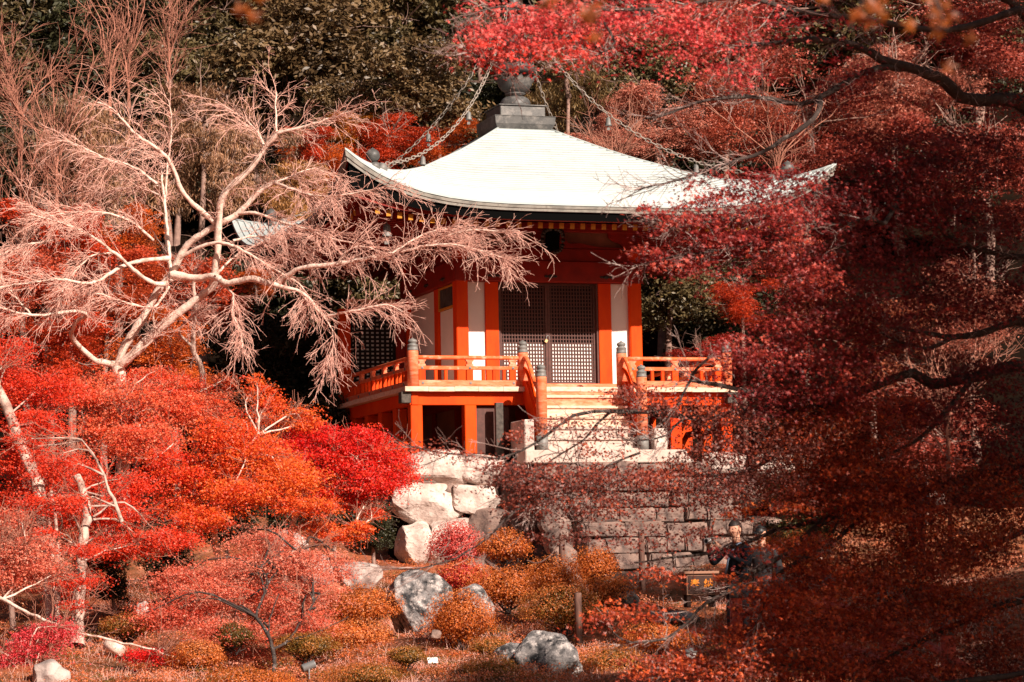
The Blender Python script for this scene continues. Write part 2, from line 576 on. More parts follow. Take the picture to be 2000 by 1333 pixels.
# soffit and closing boards, four sides in one mesh
for k in range(4):
    prof = []
    for t in ts:
        th = .14 * (1 + .7 * t ** 4)
        L = lift(e, t)
        row = []
        for r, z in ((e - .05, 3.83 + L - th - .002), (e - .12, 3.83 + L - th - .002), (e - .12, 3.83 + L - th - .19 - .34 * t ** 6),
                     (e - .22, 3.83 + L - th - .19 - .34 * t ** 6), (e - .22, 3.50 + .42 * L), (w - .02, 4.12)):
            row.append(Vector((t * r, -r, z)))
        prof.append(row)
    n = len(prof[0])
    vs = [H4[k] @ p for row in prof for p in row]
    fs = [(i * n + j, i * n + j + 1, (i + 1) * n + j + 1, (i + 1) * n + j) for i in range(len(prof) - 1) for j in range(n - 1)]
    roof.add(vs, fs)
roof_o = roof.build('roof', M['verm_shade'], hall)
# black board and pale fascia
for k in range(4):
    bl, fa = MB(), MB()
    for m, (o0, o1) in ((bl, (.11, .12)), (fa, (0, .06))):
        vs = []
        for t in ts:
            th = .14 * (1 + .7 * t ** 4)
            L = lift(e, t)
            zt = 3.83 + L
            if m is bl:
                q = ((e - .10, zt - th), (e - .112, zt - th - .185 - .34 * t ** 6), (e - .118, zt - th - .185 - .34 * t ** 6), (e - .118, zt - th))
            else:
                q = ((e + .004, zt - .02), (e - .012, zt - th * .55), (e - .03, zt - th * .55), (e - .045, zt - th), (e - .13, zt - th + .002), (e - .13, zt - .02))
            vs += [H4[k] @ Vector((t * r, -r, z)) for r, z in q]
        n = len(q)
        fs = [(i * n + j, i * n + (j + 1) % n, (i + 1) * n + (j + 1) % n, (i + 1) * n + j) for i in range(len(ts) - 1) for j in range(n)]
        m.add(vs, fs)
    bl.build('eave_board', M['black'], roof_o)
    fa.build('eave_fascia', M['fascia'], roof_o)
# courses of roof sheet
NC = 38
rs_ = np.linspace(.62, e + .01, NC + 1)
for k in range(4):
    for c in range(NC):
        r0, r1 = rs_[c], rs_[c + 1]
        vs = []
        nt_ = 21
        off = rng.normal(0, .002)
        for t in np.sin(np.linspace(-1, 1, nt_) * math.pi / 2) * .45 + np.linspace(-1, 1, nt_) * .55:
            za, zb = rz(t * r0, r0), rz(t * r1, r1)
            vs += [Vector((t * r0, -r0, za + .004)), Vector((t * r1, -r1, zb + .034 + off)), Vector((t * r1, -r1, zb - .008))]
        fs = []
        for i in range(nt_ - 1):
            a = i * 3
            fs += [(a, a + 3, a + 4, a + 1), (a + 1, a + 4, a + 5, a + 2)]
        vs = [H4[k] @ p for p in vs]
        MB().add(vs, fs).build('roof_course', M['roof'], roof_o)
# hip caps
for k in range(4):
    p = [H4[k] @ Vector((-r, -r, rz(-r, r) + .015)) for r in np.linspace(.66, e - .02, 26)]
    MB().tube(p, .03, 6).build('hip_cap', M['roof'], roof_o, True)
# rafters
rf_me = MB().box(-.05, .05, 0, 3.1, -.062, .062).mesh('rafter', M['verm_shade'])
re_me = MB().box(-.051, .051, -.012, 0, -.064, .064, None).mesh('rafter_end', M['yellow'])
for k in range(4):
    for i in range(-20, 21):
        x = i * .245
        t = x / 5.35
        z0 = 3.43 + .42 * lift(5.35, t)
        ln = min(3.1, max(.3, 5.35 - abs(x) - .05)) if abs(x) > 2.2 else 3.1
        slope = math.atan2(.42, 3.1)
        Mx = H4[k] @ Matrix.Translation((x, -5.30, z0)) @ Matrix.Rotation(slope, 4, 'X')
        o = link_mesh('rafter', rf_me, None, roof_o)
        o.matrix_local = Mx @ Matrix.Diagonal((1, ln / 3.1, 1, 1))
        o = link_mesh('rafter_end', re_me, None, roof_o)
        o.matrix_local = Mx
for k in range(4):
    a, b = H4[k] @ Vector((-2.1, -2.1, 3.8)), H4[k] @ Vector((-5.35, -5.35, 4.12))
    d = (b - a)
    Mx = Matrix.Translation(a) @ d.to_track_quat('Y', 'Z').to_matrix().to_4x4()
    MB().box(-.09, .09, 0, d.length, -.14, .1, Mx).build('corner_rafter', M['verm_shade'], roof_o)
    MB().box(-.092, .092, d.length, d.length + .015, -.142, .102, Mx).build('corner_rafter_end', M['yellow'], roof_o)

# body: pillars, beams, panels
hb('inner_core', 'doorblack', -w + .25, w - .25, -w + .35, w - .25, .02, 3.9)
PZ = 3.3
for k in range(4):
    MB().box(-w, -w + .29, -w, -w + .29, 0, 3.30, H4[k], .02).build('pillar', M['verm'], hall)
    MB().box(-w + .0, -w + .28, -w + .0, -w + .28, 3.30, 3.42, H4[k], .02).build('pillar_block', M['verm_shade'], hall)
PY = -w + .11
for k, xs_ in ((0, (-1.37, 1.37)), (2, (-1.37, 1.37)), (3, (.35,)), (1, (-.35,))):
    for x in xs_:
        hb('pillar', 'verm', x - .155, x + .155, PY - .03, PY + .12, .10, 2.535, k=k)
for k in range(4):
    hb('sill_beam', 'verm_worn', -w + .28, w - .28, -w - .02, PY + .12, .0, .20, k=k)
    hb('lintel_beam', 'verm_shade', -w - .03, w + .03, -w - .045, PY + .14, 2.54, 3.02, k=k, ch=.012)
    hb('head_beam', 'verm_shade', -w + .02, w - .02, -w + .02, PY + .15, 3.03, 3.32, k=k)
    hb('frieze_panel', 'plaster_shade', -w + .12, w - .12, -w + .12, -w + .16, 3.32, 3.86, k=k)
    hb('eave_purlin', 'verm_shade', -w - .35, w + .35, -w - .10, -w + .06, 3.70, 3.86, k=k)
# side brackets with a curved lower edge
for k in range(4):
    for sx in (-1, 1):
        pts = [(0, 3.32), (.0, 3.72), (.62, 3.72), (.60, 3.60), (.50, 3.52), (.32, 3.46), (.24, 3.36), (.22, 3.32)]
        mb = MB()
        vs = [Vector((sx * (w - .16 - px_), yy, pz)) for yy in (-w + .0, -w + .10) for px_, pz in pts]
        n = len(pts)
        fs = [tuple(range(n)), tuple(range(2 * n - 1, n - 1, -1))] + [(i, (i + 1) % n, n + (i + 1) % n, n + i) for i in range(n)]
        mb.add([H4[k] @ q for q in vs], fs).build('bracket_arm', M['verm_shade'], hall)
    # curved strip at the bottom of the frieze
    pts = [(-1.9, 3.33), (-1.9, 3.36), (-1.2, 3.38), (-.75, 3.46), (-.45, 3.44), (.45, 3.44), (.75, 3.46), (1.2, 3.38), (1.9, 3.36), (1.9, 3.33)]
    vs = [Vector((px_, yy, pz)) for yy in (-w + .04, -w + .11) for px_, pz in pts]
    n = len(pts)
    fs = [tuple(range(n)), tuple(range(2 * n - 1, n - 1, -1))] + [(i, (i + 1) % n, n + (i + 1) % n, n + i) for i in range(n)]
    MB().add([H4[k] @ q for q in vs], fs).build('frieze_moulding', M['verm_shade'], hall)
    # frog-leg strut: splayed legs and a dark carved plaque
    for sx in (-1, 1):
        pts = [(.0, 3.86), (.20, 3.86), (.34, 3.62), (.46, 3.46), (.60, 3.40), (.60, 3.34), (.38, 3.34), (.22, 3.5), (.10, 3.74), (0, 3.76)]
        vs = [Vector((sx * px_, yy, pz)) for yy in (-w - .02, -w + .09) for px_, pz in pts]
        n = len(pts)
        fs = [tuple(range(n)), tuple(range(2 * n - 1, n - 1, -1))] + [(i, (i + 1) % n, n + (i + 1) % n, n + i) for i in range(n)]
        MB().add([H4[k] @ q for q in vs], fs).build('frog_leg_strut', M['verm_shade'], hall)
# carved name plaque hanging over the door
plq = empty('carved_plaque')
plq.parent = hall
Mx = Matrix.Translation((.02, -w - .22, 3.52)) @ Matrix.Rotation(math.radians(14), 4, 'X')
MB().box(-.17, .17, -.03, .03, -.30, .22, Mx, .02).build('board', M['black'], plq)
fr = MB()
for i in range(22):
    a = i / 22 * 2 * math.pi
    cx_, cz_ = .25 * math.copysign(abs(math.cos(a)) ** .7, math.cos(a)), -.04 + .27 * math.copysign(abs(math.sin(a)) ** .7, math.sin(a))
    fr.lathe([(.0, -.05), (.05, -.02), (.055, .02), (0, .06)], 7, (0, 0, 0), Mx @ Matrix.Translation((cx_, -.01, cz_)) @ Matrix.Rotation(math.pi / 2, 4, 'X'))
fr.build('carved_frame', M['iron'], plq)
tag(plq, 'black carved plaque with a scrolled frame above the lattice doors')
# metal fittings on the lintel
for k in range(4):
    for x in (-1.37, .02, 1.37):
        mb = MB()
        for dx, sz in ((-.11, .05), (0, .075), (.11, .05)):
            mb.lathe([(0, -.016), (sz, -.012), (sz * .7, .012), (0, .016)], 10, (0, 0, 0), H4[k] @ Matrix.Translation((x + dx, -w - .058, 2.665)) @ Matrix.Rotation(math.pi / 2, 4, 'X') @ Matrix.Diagonal((1, .62, 1, 1)))
        mb.build('beam_fitting', M['iron'], hall)
# panels beside the doors
for k in (0, 2):
    for sx in (-1, 1):
        a, b = sorted((sx * 1.525, sx * (w - .27)))
        hb('wall_panel', 'plaster', a, b, PY + .03, PY + .08, .2, 2.535, k=k)
# side walls: window bay and blank bay
for k, s in ((3, -1), (1, 1)):
    # for the left side (k=3) the local x axis runs from back (-) to front (+)
    f = 1 if k == 3 else -1
    def sb(name, m, x0, x1, y0, y1, z0, z1, par=None, ch=.006, kk=k, f=f):
        a, b = sorted((f * x0, f * x1))
        return hb(name, m, a, b, y0, y1, z0, z1, par, ch, kk)
    sb('wall_panel', 'plaster', -w + .28, .19, PY + .03, PY + .08, .2, 2.535)
    sb('wall_panel', 'plaster', .51, w - .28, PY + .03, PY + .08, .2, 1.99)
    win = empty('window')
    win.parent = hall
    sb('frame', 'yellow', .51, w - .28, PY - .02, PY + .02, 1.99, 2.05, win)
    sb('frame', 'yellow', .51, w - .28, PY - .02, PY + .02, 2.49, 2.535, win)
    sb('frame', 'yellow', .51, .56, PY - .02, PY + .02, 2.05, 2.49, win)
    sb('frame', 'yellow', w - .33, w - .28, PY - .02, PY + .02, 2.05, 2.49, win)
    sb('backing', 'doorblack', .56, w - .33, PY + .06, PY + .08, 2.05, 2.49, win)
    for i in range(11):
        x = .64 + i * .118
        sb('slat', 'bronze', x - .022, x + .022, PY, PY + .04, 2.05, 2.49, win, .004)


def lattice(parent, x0, x1, z0, z1, y, nx, nz, bar, k=0, frame=.055, paper_z=None, matn='doorwood'):
    """a lattice leaf: frame, bars laid both ways, backing"""
    for a, b, c, d in ((x0, x0 + frame, z0, z1), (x1 - frame, x1, z0, z1), (x0 + frame, x1 - frame, z0, z0 + frame), (x0 + frame, x1 - frame, z1 - frame, z1)):
        MB().box(a, b, y - .03, y + .03, c, d).build('leaf_frame', M[matn], parent)
    ax, bx, az, bz = x0 + frame, x1 - frame, z0 + frame, z1 - frame
    vm = MB().box(-bar / 2, bar / 2, -.018, .004, 0, bz - az).mesh('lattice_bar', M[matn])
    hm = MB().box(0, bx - ax, -.012, .010, -bar / 2, bar / 2).mesh('lattice_bar', M[matn])
    for i in range(nx):
        link_mesh('lattice_bar', vm, None, parent, (ax + (bx - ax) * (i + .5) / nx, y, az))
    for i in range(nz):
        link_mesh('lattice_bar', hm, None, parent, (ax, y, az + (bz - az) * (i + .5) / nz))
    if paper_z:
        MB().box(ax, bx, y + .012, y + .016, az, paper_z).build('paper_backing', M['paper'], parent)


# door opening
hb('door_jamb', 'doorwood', -1.215, -1.165, PY - .0, PY + .20, .2, 2.54)
hb('door_jamb', 'doorwood', 1.165, 1.215, PY - .0, PY + .20, .2, 2.54)
for sx in (-1, 1):
    dr = empty('lattice_door')
    dr.parent = hall
    a, b = (-1.165, -.004) if sx < 0 else (.004, 1.165)
    lattice(dr, a, b, .2, 2.53, PY + .10, 15, 26, .023, paper_z=1.13)
pd = empty('padlock')
pd.parent = hall
MB().box(-.05, .02, -.02, .02, -.08, .0, Matrix.Translation((-.03, PY + .03, 1.22)) @ Matrix.Rotation(.5, 4, 'Y'), .006).build('body', M['brass'], pd)
MB().tube([(-.02 + .04 * math.cos(a), PY + .02, 1.25 + .07 * math.sin(a)) for a in np.linspace(-.3, math.pi + .3, 9)], .008, 6).build('shackle', M['grey_metal'], pd)

# side screen closing the left veranda
scr = empty('side_screen')
scr.parent = hall
ys_ = 2.03
MB().box(-3.90, -3.64, ys_ - .12, ys_ + .12, 0, 2.30, None, .01).build('post', M['verm'], scr)
MB().box(-2.50, -2.27, ys_ - .10, ys_ + .10, 0, 2.55, None, .01).build('post', M['verm_shade'], scr)
lattice(scr, -3.64, -2.50, .06, 2.30, ys_, 8, 21, .055, frame=.07, matn='doorblack')
MB().box(-3.57, -2.57, ys_ + .02, ys_ + .03, .13, 2.2).build('paper_backing', M['plaster'], scr)
MB().box(-3.72, -2.50, ys_ - .05, ys_ + .05, 2.36, 2.54, None, .008).build('top_board', M['board'], scr)
MB().box(-3.64, -2.50, ys_ - .045, ys_ + .04, 2.30, 2.36).build('header', M['black'], scr)
for x in (-3.4, -2.85):
    MB().lathe([(.0, -.02), (.04, 0), (.0, .02)], 8, (0, 0, 0), Matrix.Translation((x, ys_ - .06, 2.45)) @ Matrix.Rotation(math.pi / 2, 4, 'X')).build('stud', M['iron'], scr)

# veranda: boards, edge beams, posts
ver = empty('veranda')
ver.parent = hall
nb = 14
for k in range(4):
    edges = np.linspace(-v, v, nb + 1)
    edges[1:-1] += rng.normal(0, .05, nb - 1)
    for i in range(nb):
        x0_, x1_ = edges[i] + .004, edges[i + 1] - .004
        ymax = -w + .0 - .0
        # mitred corners: the boards of each side stop at the diagonal
        def yy(x): return -max(w, abs(x))
        dz = rng.normal(0, .003)
        for zz in (0,):
            vs = []
            for z in (-.105 + dz, .0 + dz):
                vs += [Vector((x0_, -v, z)), Vector((x1_, -v, z)), Vector((x1_, min(-v + .25, yy(x1_)) if abs(x1_) > v - .01 else yy(x1_), z)), Vector((x0_, min(-v + .25, yy(x0_)) if abs(x0_) > v - .01 else yy(x0_), z))]
            if k in (1, 3):
                for q in vs: q.z -= .0015
        MB().add([H4[k] @ q for q in vs], [(0, 1, 2, 3), (7, 6, 5, 4), (0, 4, 5, 1), (1, 5, 6, 2), (2, 6, 7, 3), (3, 7, 4, 0)]).build('floor_board', M['board'], ver)
for k in range(4):
    x1_ = v - .30
    hb('edge_beam', 'verm', -v + .15, v - .15, -v + .18, -v + .34, -.40, -.112, ver, k=k, ch=.01)
    hb('end_plate', 'board_dark', -v - .06, -v + .16, -v + .10, -v + .36, -.36, -.112, ver, k=k, ch=.01)
    hb('inner_beam', 'verm_shade', -w - .3, w + .3, -w - .15, -w - .02, -.40, -.112, ver, k=k)
    for x in (-3.67, -2.43, -1.19, 0, 1.19, 2.43, 3.67) if k in (2,) else ((-3.67, -2.43, 2.43) if k == 0 else (-3.67, -2.43, -1.19, 0, 1.19, 2.43)):
        hb('support_post', 'verm', x - .135, x + .135, -v + .165, -v + .435, ZB, -.40 if True else 0, ver, k=k, ch=.015)
    # ties between the posts and the plastered core under the floor
    if k != 0:
        hb('tie_beam', 'verm_shade', -v + .3, v - .3, -v + .26, -v + .34, -1.0, -.86, ver, k=k)
    hb('core_wall', 'plaster_shade', -w - .1, w + .1, -w - .10, -w + .0, ZB, -.40, ver, k=k)
    for x in (-w, -.8, .8):
        hb('core_post', 'verm_shade', x - .12, x + .12, -w - .16, -w - .102, ZB, -.4, ver, k=k)
    hb('vent', 'doorblack', -1.75, -1.05, -w - .13, -w - .104, -1.25, -.75, ver, k=k)
hb('plank_screen', 'doorwood', -2.29, -1.50, -v + .30, -v + .34, ZB, -.42, ver)
hb('grey_post', 'board_dark', -1.93, -1.76, -v - .10, -v + .02, ZB - .25, -.36, ver)

# railing posts with bulb caps
def giboshi(x, y, z0, z1, r, par, k=0):
    MB().lathe([(r, z0), (r, z1 - .02), (r * .96, z1)], 18, (x, y, 0), H4[k]).build('rail_post', M['verm_worn'], par, True)
    p = [(r * .98, 0), (r * 1.0, .03), (r * .94, .035), (r * .92, .10), (r * .97, .105), (r * .95, .13), (r * .72, .145), (r * .62, .16), (r * .74, .175),
         (r * .84, .195), (r * .84, .215), (r * .66, .245), (r * .3, .262), (.004, .29)]
    MB().lathe([(a, b + z1 + .002) for a, b in p], 18, (x, y, 0), H4[k]).build('post_cap', M['bronze_light'], par, True)


def railing(k, x0, x1, main, small, post0=True, post1=True):
    ra = empty('railing')
    ra.parent = hall
    y = -v + .24
    MB().tube([H4[k] @ Vector((x, y, .655)) for x in np.linspace(x0, x1, 12)], .047, 10).build('top_rail', M['rail'], ra, True)
    hb('middle_rail', 'rail', x0, x1, y - .05, y + .05, .385, .465, ra, k=k)
    hb('ground_rail', 'verm_worn', x0, x1, y - .085, y + .085, .012, .15, ra, k=k, ch=.012)
    for x in main:
        hb('strut', 'verm', x - .075, x + .075, y - .045, y + .045, .151, .384, ra, k=k)
        p = [(-.085, .466), (.085, .466), (.085, .50), (.055, .52), (.06, .56), (.09, .585), (.09, .61), (-.09, .61), (-.09, .585), (-.06, .56), (-.055, .52), (-.085, .50)]
        n = len(p)
        vs = [Vector((x + a, yy, b)) for yy in (y - .045, y + .045) for a, b in p]
        fs = [tuple(range(n)), tuple(range(2 * n - 1, n - 1, -1))] + [(i, (i + 1) % n, n + (i + 1) % n, n + i) for i in range(n)]
        MB().add([H4[k] @ q for q in vs], fs).build('cushion_block', M['verm_worn'], ra)
        for zz, yo in ((.425, .055), (.085, .09)):
            MB().lathe([(.0, -.012), (.035, -.008), (.03, .008), (0, .014)], 8, (0, 0, 0), H4[k] @ Matrix.Translation((x, y - yo, zz)) @ Matrix.Rotation(math.pi / 2, 4, 'X')).build('bolt_cap', M['bronze_light'], ra)
    for x in small:
        hb('strut', 'verm', x - .035, x + .035, y - .035, y + .035, .151, .384, ra, k=k)
    return ra


X0 = -v + .25
ra = railing(0, X0 + .1, -1.27, (-3.52, -2.42, -1.42), (-3.2, -2.97, -2.1, -1.85, -1.62))
giboshi(X0, -v + .24, 0, .80, .125, ra)
giboshi(-1.17, -v + .24, 0, .77, .12, ra)
rb = railing(0, 1.27, -X0 - .1, (1.42, 2.45, 3.5), (1.66, 1.9, 2.15, 2.8, 3.1))
giboshi(-X0, -v + .24, 0, .80, .125, rb)
giboshi(1.17, -v + .24, 0, .77, .12, rb)
railing(3, -1.95, v - .38, (-1.6, -.6, .4, 1.4, 2.4, 3.3), (-1.25, -.95, -.25, .05, .75, 1.05, 1.75, 2.05, 2.7, 3.0))
rr = railing(1, -v + .38, v - .38, (-3.3, -2.2, -1.1, 0, 1.1, 2.2, 3.3), (-2.7, -1.6, -.5, .5, 1.6, 2.7))
giboshi(-v + .25, -v + .24, 0, .80, .125, rr, 2)

# front steps with their own railings
st = empty('front_steps')
st.parent = hall
ns = 6
for i in range(ns):
    z1 = -.005 - .243 * (i + 0) - .20
    y1 = -v - .17 * (i)
    m = 'board' if i < 3 else 'stone_white'
    if i == 0:
        hb('riser', 'verm_worn', -1.03, 1.03, y1 - .0, y1 + .04, -.45, -.115, st, ch=.004)
    hb('riser', 'verm_worn' if i == 0 else m, -1.04, 1.04, y1 - .17, y1 + .35, z1 - .243, z1 - .062, st, ch=.006)
    hb('tread', m, -1.05, 1.05, y1 - .215 + rng.normal(0, .004), y1 + .34, z1 - .060, z1 + rng.normal(0, .004), st, ch=.01)
hb('landing_slab', 'stone_white', -1.74, 2.0, -v - 1.55, -v - .9, -1.77, -1.485, st, ch=.02)
hb('side_stone', 'stone_pale', -1.62, -1.40, -v - 1.15, -v - .15, -1.483, -.80, st, ch=.02)
hb('side_stone', 'stone_pale', 1.36, 1.66, -v - 1.25, -v - .25, -1.483, -1.0, st, ch=.02)
for sx in (-1, 1):
    x = sx * 1.17
    r = .12
    MB().lathe([(r * 1.1, -1.48), (r * 1.1, -1.15)], 14, (x, -v - 1.0, 0)).build('post_base', M['bronze_light'], st, True)
    giboshi(x, -v - 1.0, -1.15, .14, .12, st)
    for nm, pts, rr_, m in (('hand_rail', [(-v + .2, .66), (-v + .0, .62), (-v - .18, .48), (-v - .4, .22), (-v - .65, -.02), (-v - .92, -.20)], .05, 'rail'),
                            ('mid_rail', [(-v + .15, .42), (-v - .1, .28), (-v - .35, -.02), (-v - .6, -.32), (-v - .92, -.60)], .045, 'verm'),):
        sp = smooth_path([(x, a, b) for a, b in pts], .06)
        MB().tube(sp, rr_, 8).build(nm, M[m], st, True)
    pts = [(-v + .13, .14), (-v - .1, .12), (-v - 1.0, -.98), (-v - 1.0, -1.46), (-v - .85, -1.46), (-v + .1, -.30)]
    n = len(pts)
    vs = [Vector((x + dx, a, b)) for dx in (-.055, .055) for a, b in pts]
    fs = [tuple(range(n)), tuple(range(2 * n - 1, n - 1, -1))] + [(i, (i + 1) % n, n + (i + 1) % n, n + i) for i in range(n)]
    MB().add(vs, fs).build('stringer', M['verm'], st)

# finial on the roof
fin = empty('finial')
fin.parent = hall
mb = MB()
for (a0, z0), (a1, z1) in (((.62, 6.28), (.70, 6.40)), ((.70, 6.40), (.735, 6.47)), ((.735, 6.47), (.75, 6.63)), ((.75, 6.63), (.765, 6.66))):
    vs = [Vector((sx * a0, sy * a0, z0)) for sx, sy in ((-1, -1), (1, -1), (1, 1), (-1, 1))] + [Vector((sx * a1, sy * a1, z1)) for sx, sy in ((-1, -1), (1, -1), (1, 1), (-1, 1))]
    mb.add(vs, [(0, 1, 5, 4), (1, 2, 6, 5), (2, 3, 7, 6), (3, 0, 4, 7), (4, 5, 6, 7), (3, 2, 1, 0)])
mb.build('flared_base', M['bronze'], fin)
MB().box(-.56, .56, -.56, .56, 6.66, 6.93, None, .015).build('square_base', M['bronze'], fin)
MB().box(-.60, .60, -.60, .60, 6.925, 6.955, None, .008).build('base_cornice', M['bronze'], fin)
MB().lathe([(.36, 6.955), (.37, 7.02), (.36, 7.10), (.32, 7.17), (.25, 7.22), (.16, 7.24), (.15, 7.27), (.24, 7.285), (.25, 7.31), (.20, 7.33)], 26).build('dome', M['bronze'], fin, True)
for i in range(12):
    a = i / 12 * 2 * math.pi
    for ring, (rad, sc, rot) in enumerate(((0, 1.0, 0), (.0, .82, .26))):
        prof = [(.19, 7.33, .07), (.30, 7.40, .10), (.37, 7.50, .115), (.40, 7.60, .10), (.45, 7.68, .05), (.49, 7.72, .004)]
        vs = []
        for r_, z_, hw in prof:
            z_ = 7.33 + (z_ - 7.33) * sc
            r_ = r_ - (.03 if ring else 0)
            for q, bul in ((-hw, 0), (0, .035), (hw, 0)):
                aa = a + rot
                vs.append(Vector(((r_ + bul) * math.cos(aa) - q * math.sin(aa), (r_ + bul) * math.sin(aa) + q * math.cos(aa), z_)))
        fs = [(j * 3 + q, j * 3 + q + 1, (j + 1) * 3 + q + 1, (j + 1) * 3 + q) for j in range(len(prof) - 1) for q in range(2)]
        MB().add(vs, fs).build('lotus_petal', M['bronze'], fin, True)
MB().lathe([(.2, 7.33), (.26, 7.45), (.3, 7.66), (.14, 7.70), (.13, 7.78)], 20).build('lotus_core', M['bronze'], fin, True)
MB().lathe([(.13, 7.76), (.46, 7.80), (.50, 7.86), (.46, 7.98), (.36, 8.06), (.12, 8.10)], 26).build('disc', M['bronze'], fin, True)
MB().lathe([(.10, 8.05), (.10, 10.6)], 14).build('pole', M['bronze'], fin, True)
for z in (8.25, 8.5):
    MB().lathe([(.11, z), (.26, z + .02), (.28, z + .06), (.25, z + .10), (.11, z + .12)], 20).build('ring', M['bronze'], fin, True)
MB().lathe([(.12, 8.84), (.28, 8.86), (.30, 8.92), (.25, 8.98), (.25, 9.2), (.12, 9.24)], 8).build('canopy_drum', M['bronze'], fin)
MB().lathe([(.40, 9.27), (.42, 9.32), (.30, 9.38), (.12, 9.50)], 8).build('canopy', M['bronze'], fin)
MB().lathe([(.12, 9.6), (.24, 9.75), (.26, 9.9), (.16, 10.05), (.12, 10.2), (.2, 10.3), (.22, 10.42), (.1, 10.6), (.005, 10.75)], 16).build('jewel', M['bronze'], fin, True)

# orbs near the roof corners, chains and bells
for k in range(4):
    ob = empty('roof_orb')
    ob.parent = hall
    zc = rz(-4.75, 4.75)
    MB().lathe([(.13, -.12), (.14, 0), (.12, .06), (.05, .09)], 16, (-4.83, -4.83, zc + .02), H4[k]).build('neck', M['bronze'], ob, True)
    MB().lathe([(.004, -.15)] + [(.155 * math.cos(a), .145 * math.sin(a)) for a in np.linspace(-1.2, 1.2, 9)] + [(.004, .17)], 20, (-4.87, -4.87, zc + .24), H4[k]).build('orb', M['bronze'], ob, True)
    MB().lathe([(.125, -.1), (.13, 0), (.10, .07), (.03, .11)], 14, (-4.60, -4.60, rz(-4.6, 4.6) + .03), H4[k]).build('chain_boss', M['bronze_light'], ob, True)

# one chain link
lk = MB()
pts = [(.055 * math.cos(a) + (.035 if math.cos(a) > 0 else -.035), .036 * math.sin(a), 0) for a in np.linspace(0, 2 * math.pi, 13)[:-1]]
pts.append(pts[0])
lk.tube(pts, .0105, 5, False)
link_me = lk.mesh('chain_link', M['chain'], True)
bell_me = MB().lathe([(.072, 0), (.078, .012), (.062, .04), (.055, .14), (.048, .175), (.02, .195), (.01, .205)], 14).mesh('bell_body', M['bronze_light'], True)
clap_me = MB().tube([(0, 0, .03), (0, 0, -.05)], .006, 5).box(-.035, .035, -.004, .004, -.11, -.05).mesh('clapper', M['bronze_light'])


def bell(p, label, s=1.0, grp='wind bells on the roof chains'):
    b = empty('wind_bell', p)
    b.scale = (s, s, s)
    tag(b, label, 'bell', grp)
    link_mesh('bell_body', bell_me, None, b, (0, 0, -.27))
    link_mesh('clapper', clap_me, None, b, (0, 0, -.27))
    MB().tube([(0, 0, 0), (0, 0, -.07)], .007, 5).build('hanger', M['chain'], b)
    return b


chain_lab = ['weathered chain from the finial to the front left roof corner', 'weathered chain from the finial to the front right roof corner',
             'weathered chain from the finial down to the rear right roof corner', 'weathered chain from the finial to the rear left roof corner, partly hidden by the roof']
bell_ts = [(.335, .70), (.34, .70), (.35,), (.33, .72)]
bell_lab = [['bell on the front left chain, the upper one near the finial', 'small bell low on the front left chain beside the roof orb'],
            ['bell high on the front right roof chain', 'bell low on the front right roof chain among maple leaves'],
            ['bell on the chain behind the finial'],
            ['bell high on the rear left roof chain before dark leaves', 'bell low on the rear left roof chain before orange leaves']]
corner_k = [0, 1, 2, 3]
for ci, k in enumerate(corner_k):
    A = H4[k] @ Vector((-.26, -.26, 9.36))
    Bq = H4[k] @ Vector((-4.58, -4.58, rz(-4.6, 4.6) + .12))
    tt = np.linspace(0, 1, 600)
    sag = 3.75 * tt ** .65 * (1 - tt)
    P3 = np.array(A)[None] * (1 - tt)[:, None] + np.array(Bq)[None] * tt[:, None]
    P3[:, 2] -= sag
    seg = np.linalg.norm(np.diff(P3, axis=0), axis=1)
    cum = np.concatenate([[0], np.cumsum(seg)])
    nl = int(cum[-1] / .15)
    ce = tag(empty('roof_chain', HALL, PHI), chain_lab[ci], 'chain', 'chains from the finial to the roof corners')
    for i in range(nl):
        s_ = (i + .5) * cum[-1] / nl
        p = np.array([np.interp(s_, cum, P3[:, j]) for j in range(3)])
        q = np.array([np.interp(min(s_ + .05, cum[-1]), cum, P3[:, j]) for j in range(3)])
        d = Vector(q - p)
        if d.length < 1e-6: d = Vector((0, 0, -1))
        o = link_mesh('link', link_me, None, ce)
        o.matrix_local = Matrix.Translation(p) @ d.to_track_quat('X', 'Z').to_matrix().to_4x4() @ Matrix.Rotation((i % 2) * math.pi / 2 + rng.normal(0, .2), 4, 'X')
    for t_, lb in zip(bell_ts[ci], bell_lab[ci]):
        i = int(t_ * 599)
        bell(HL(*P3[i]), lb)
# big bells under the roof corners
for k, lb in enumerate(['larger bronze bell hanging under the front left corner of the roof', 'bronze bell under the front right roof corner',
                        'bronze bell under the rear right roof corner', 'bronze bell under the rear left roof corner']):
    p = H4[k] @ Vector((-4.55, -4.75, 3.72))
    p = HL(*p)
    if k in (0,):
        p = Vector(W(755, 428, HL(-4.75, -4.75, 0).y))
    bell(p, lb, 1.45, 'bells under the roof corners')


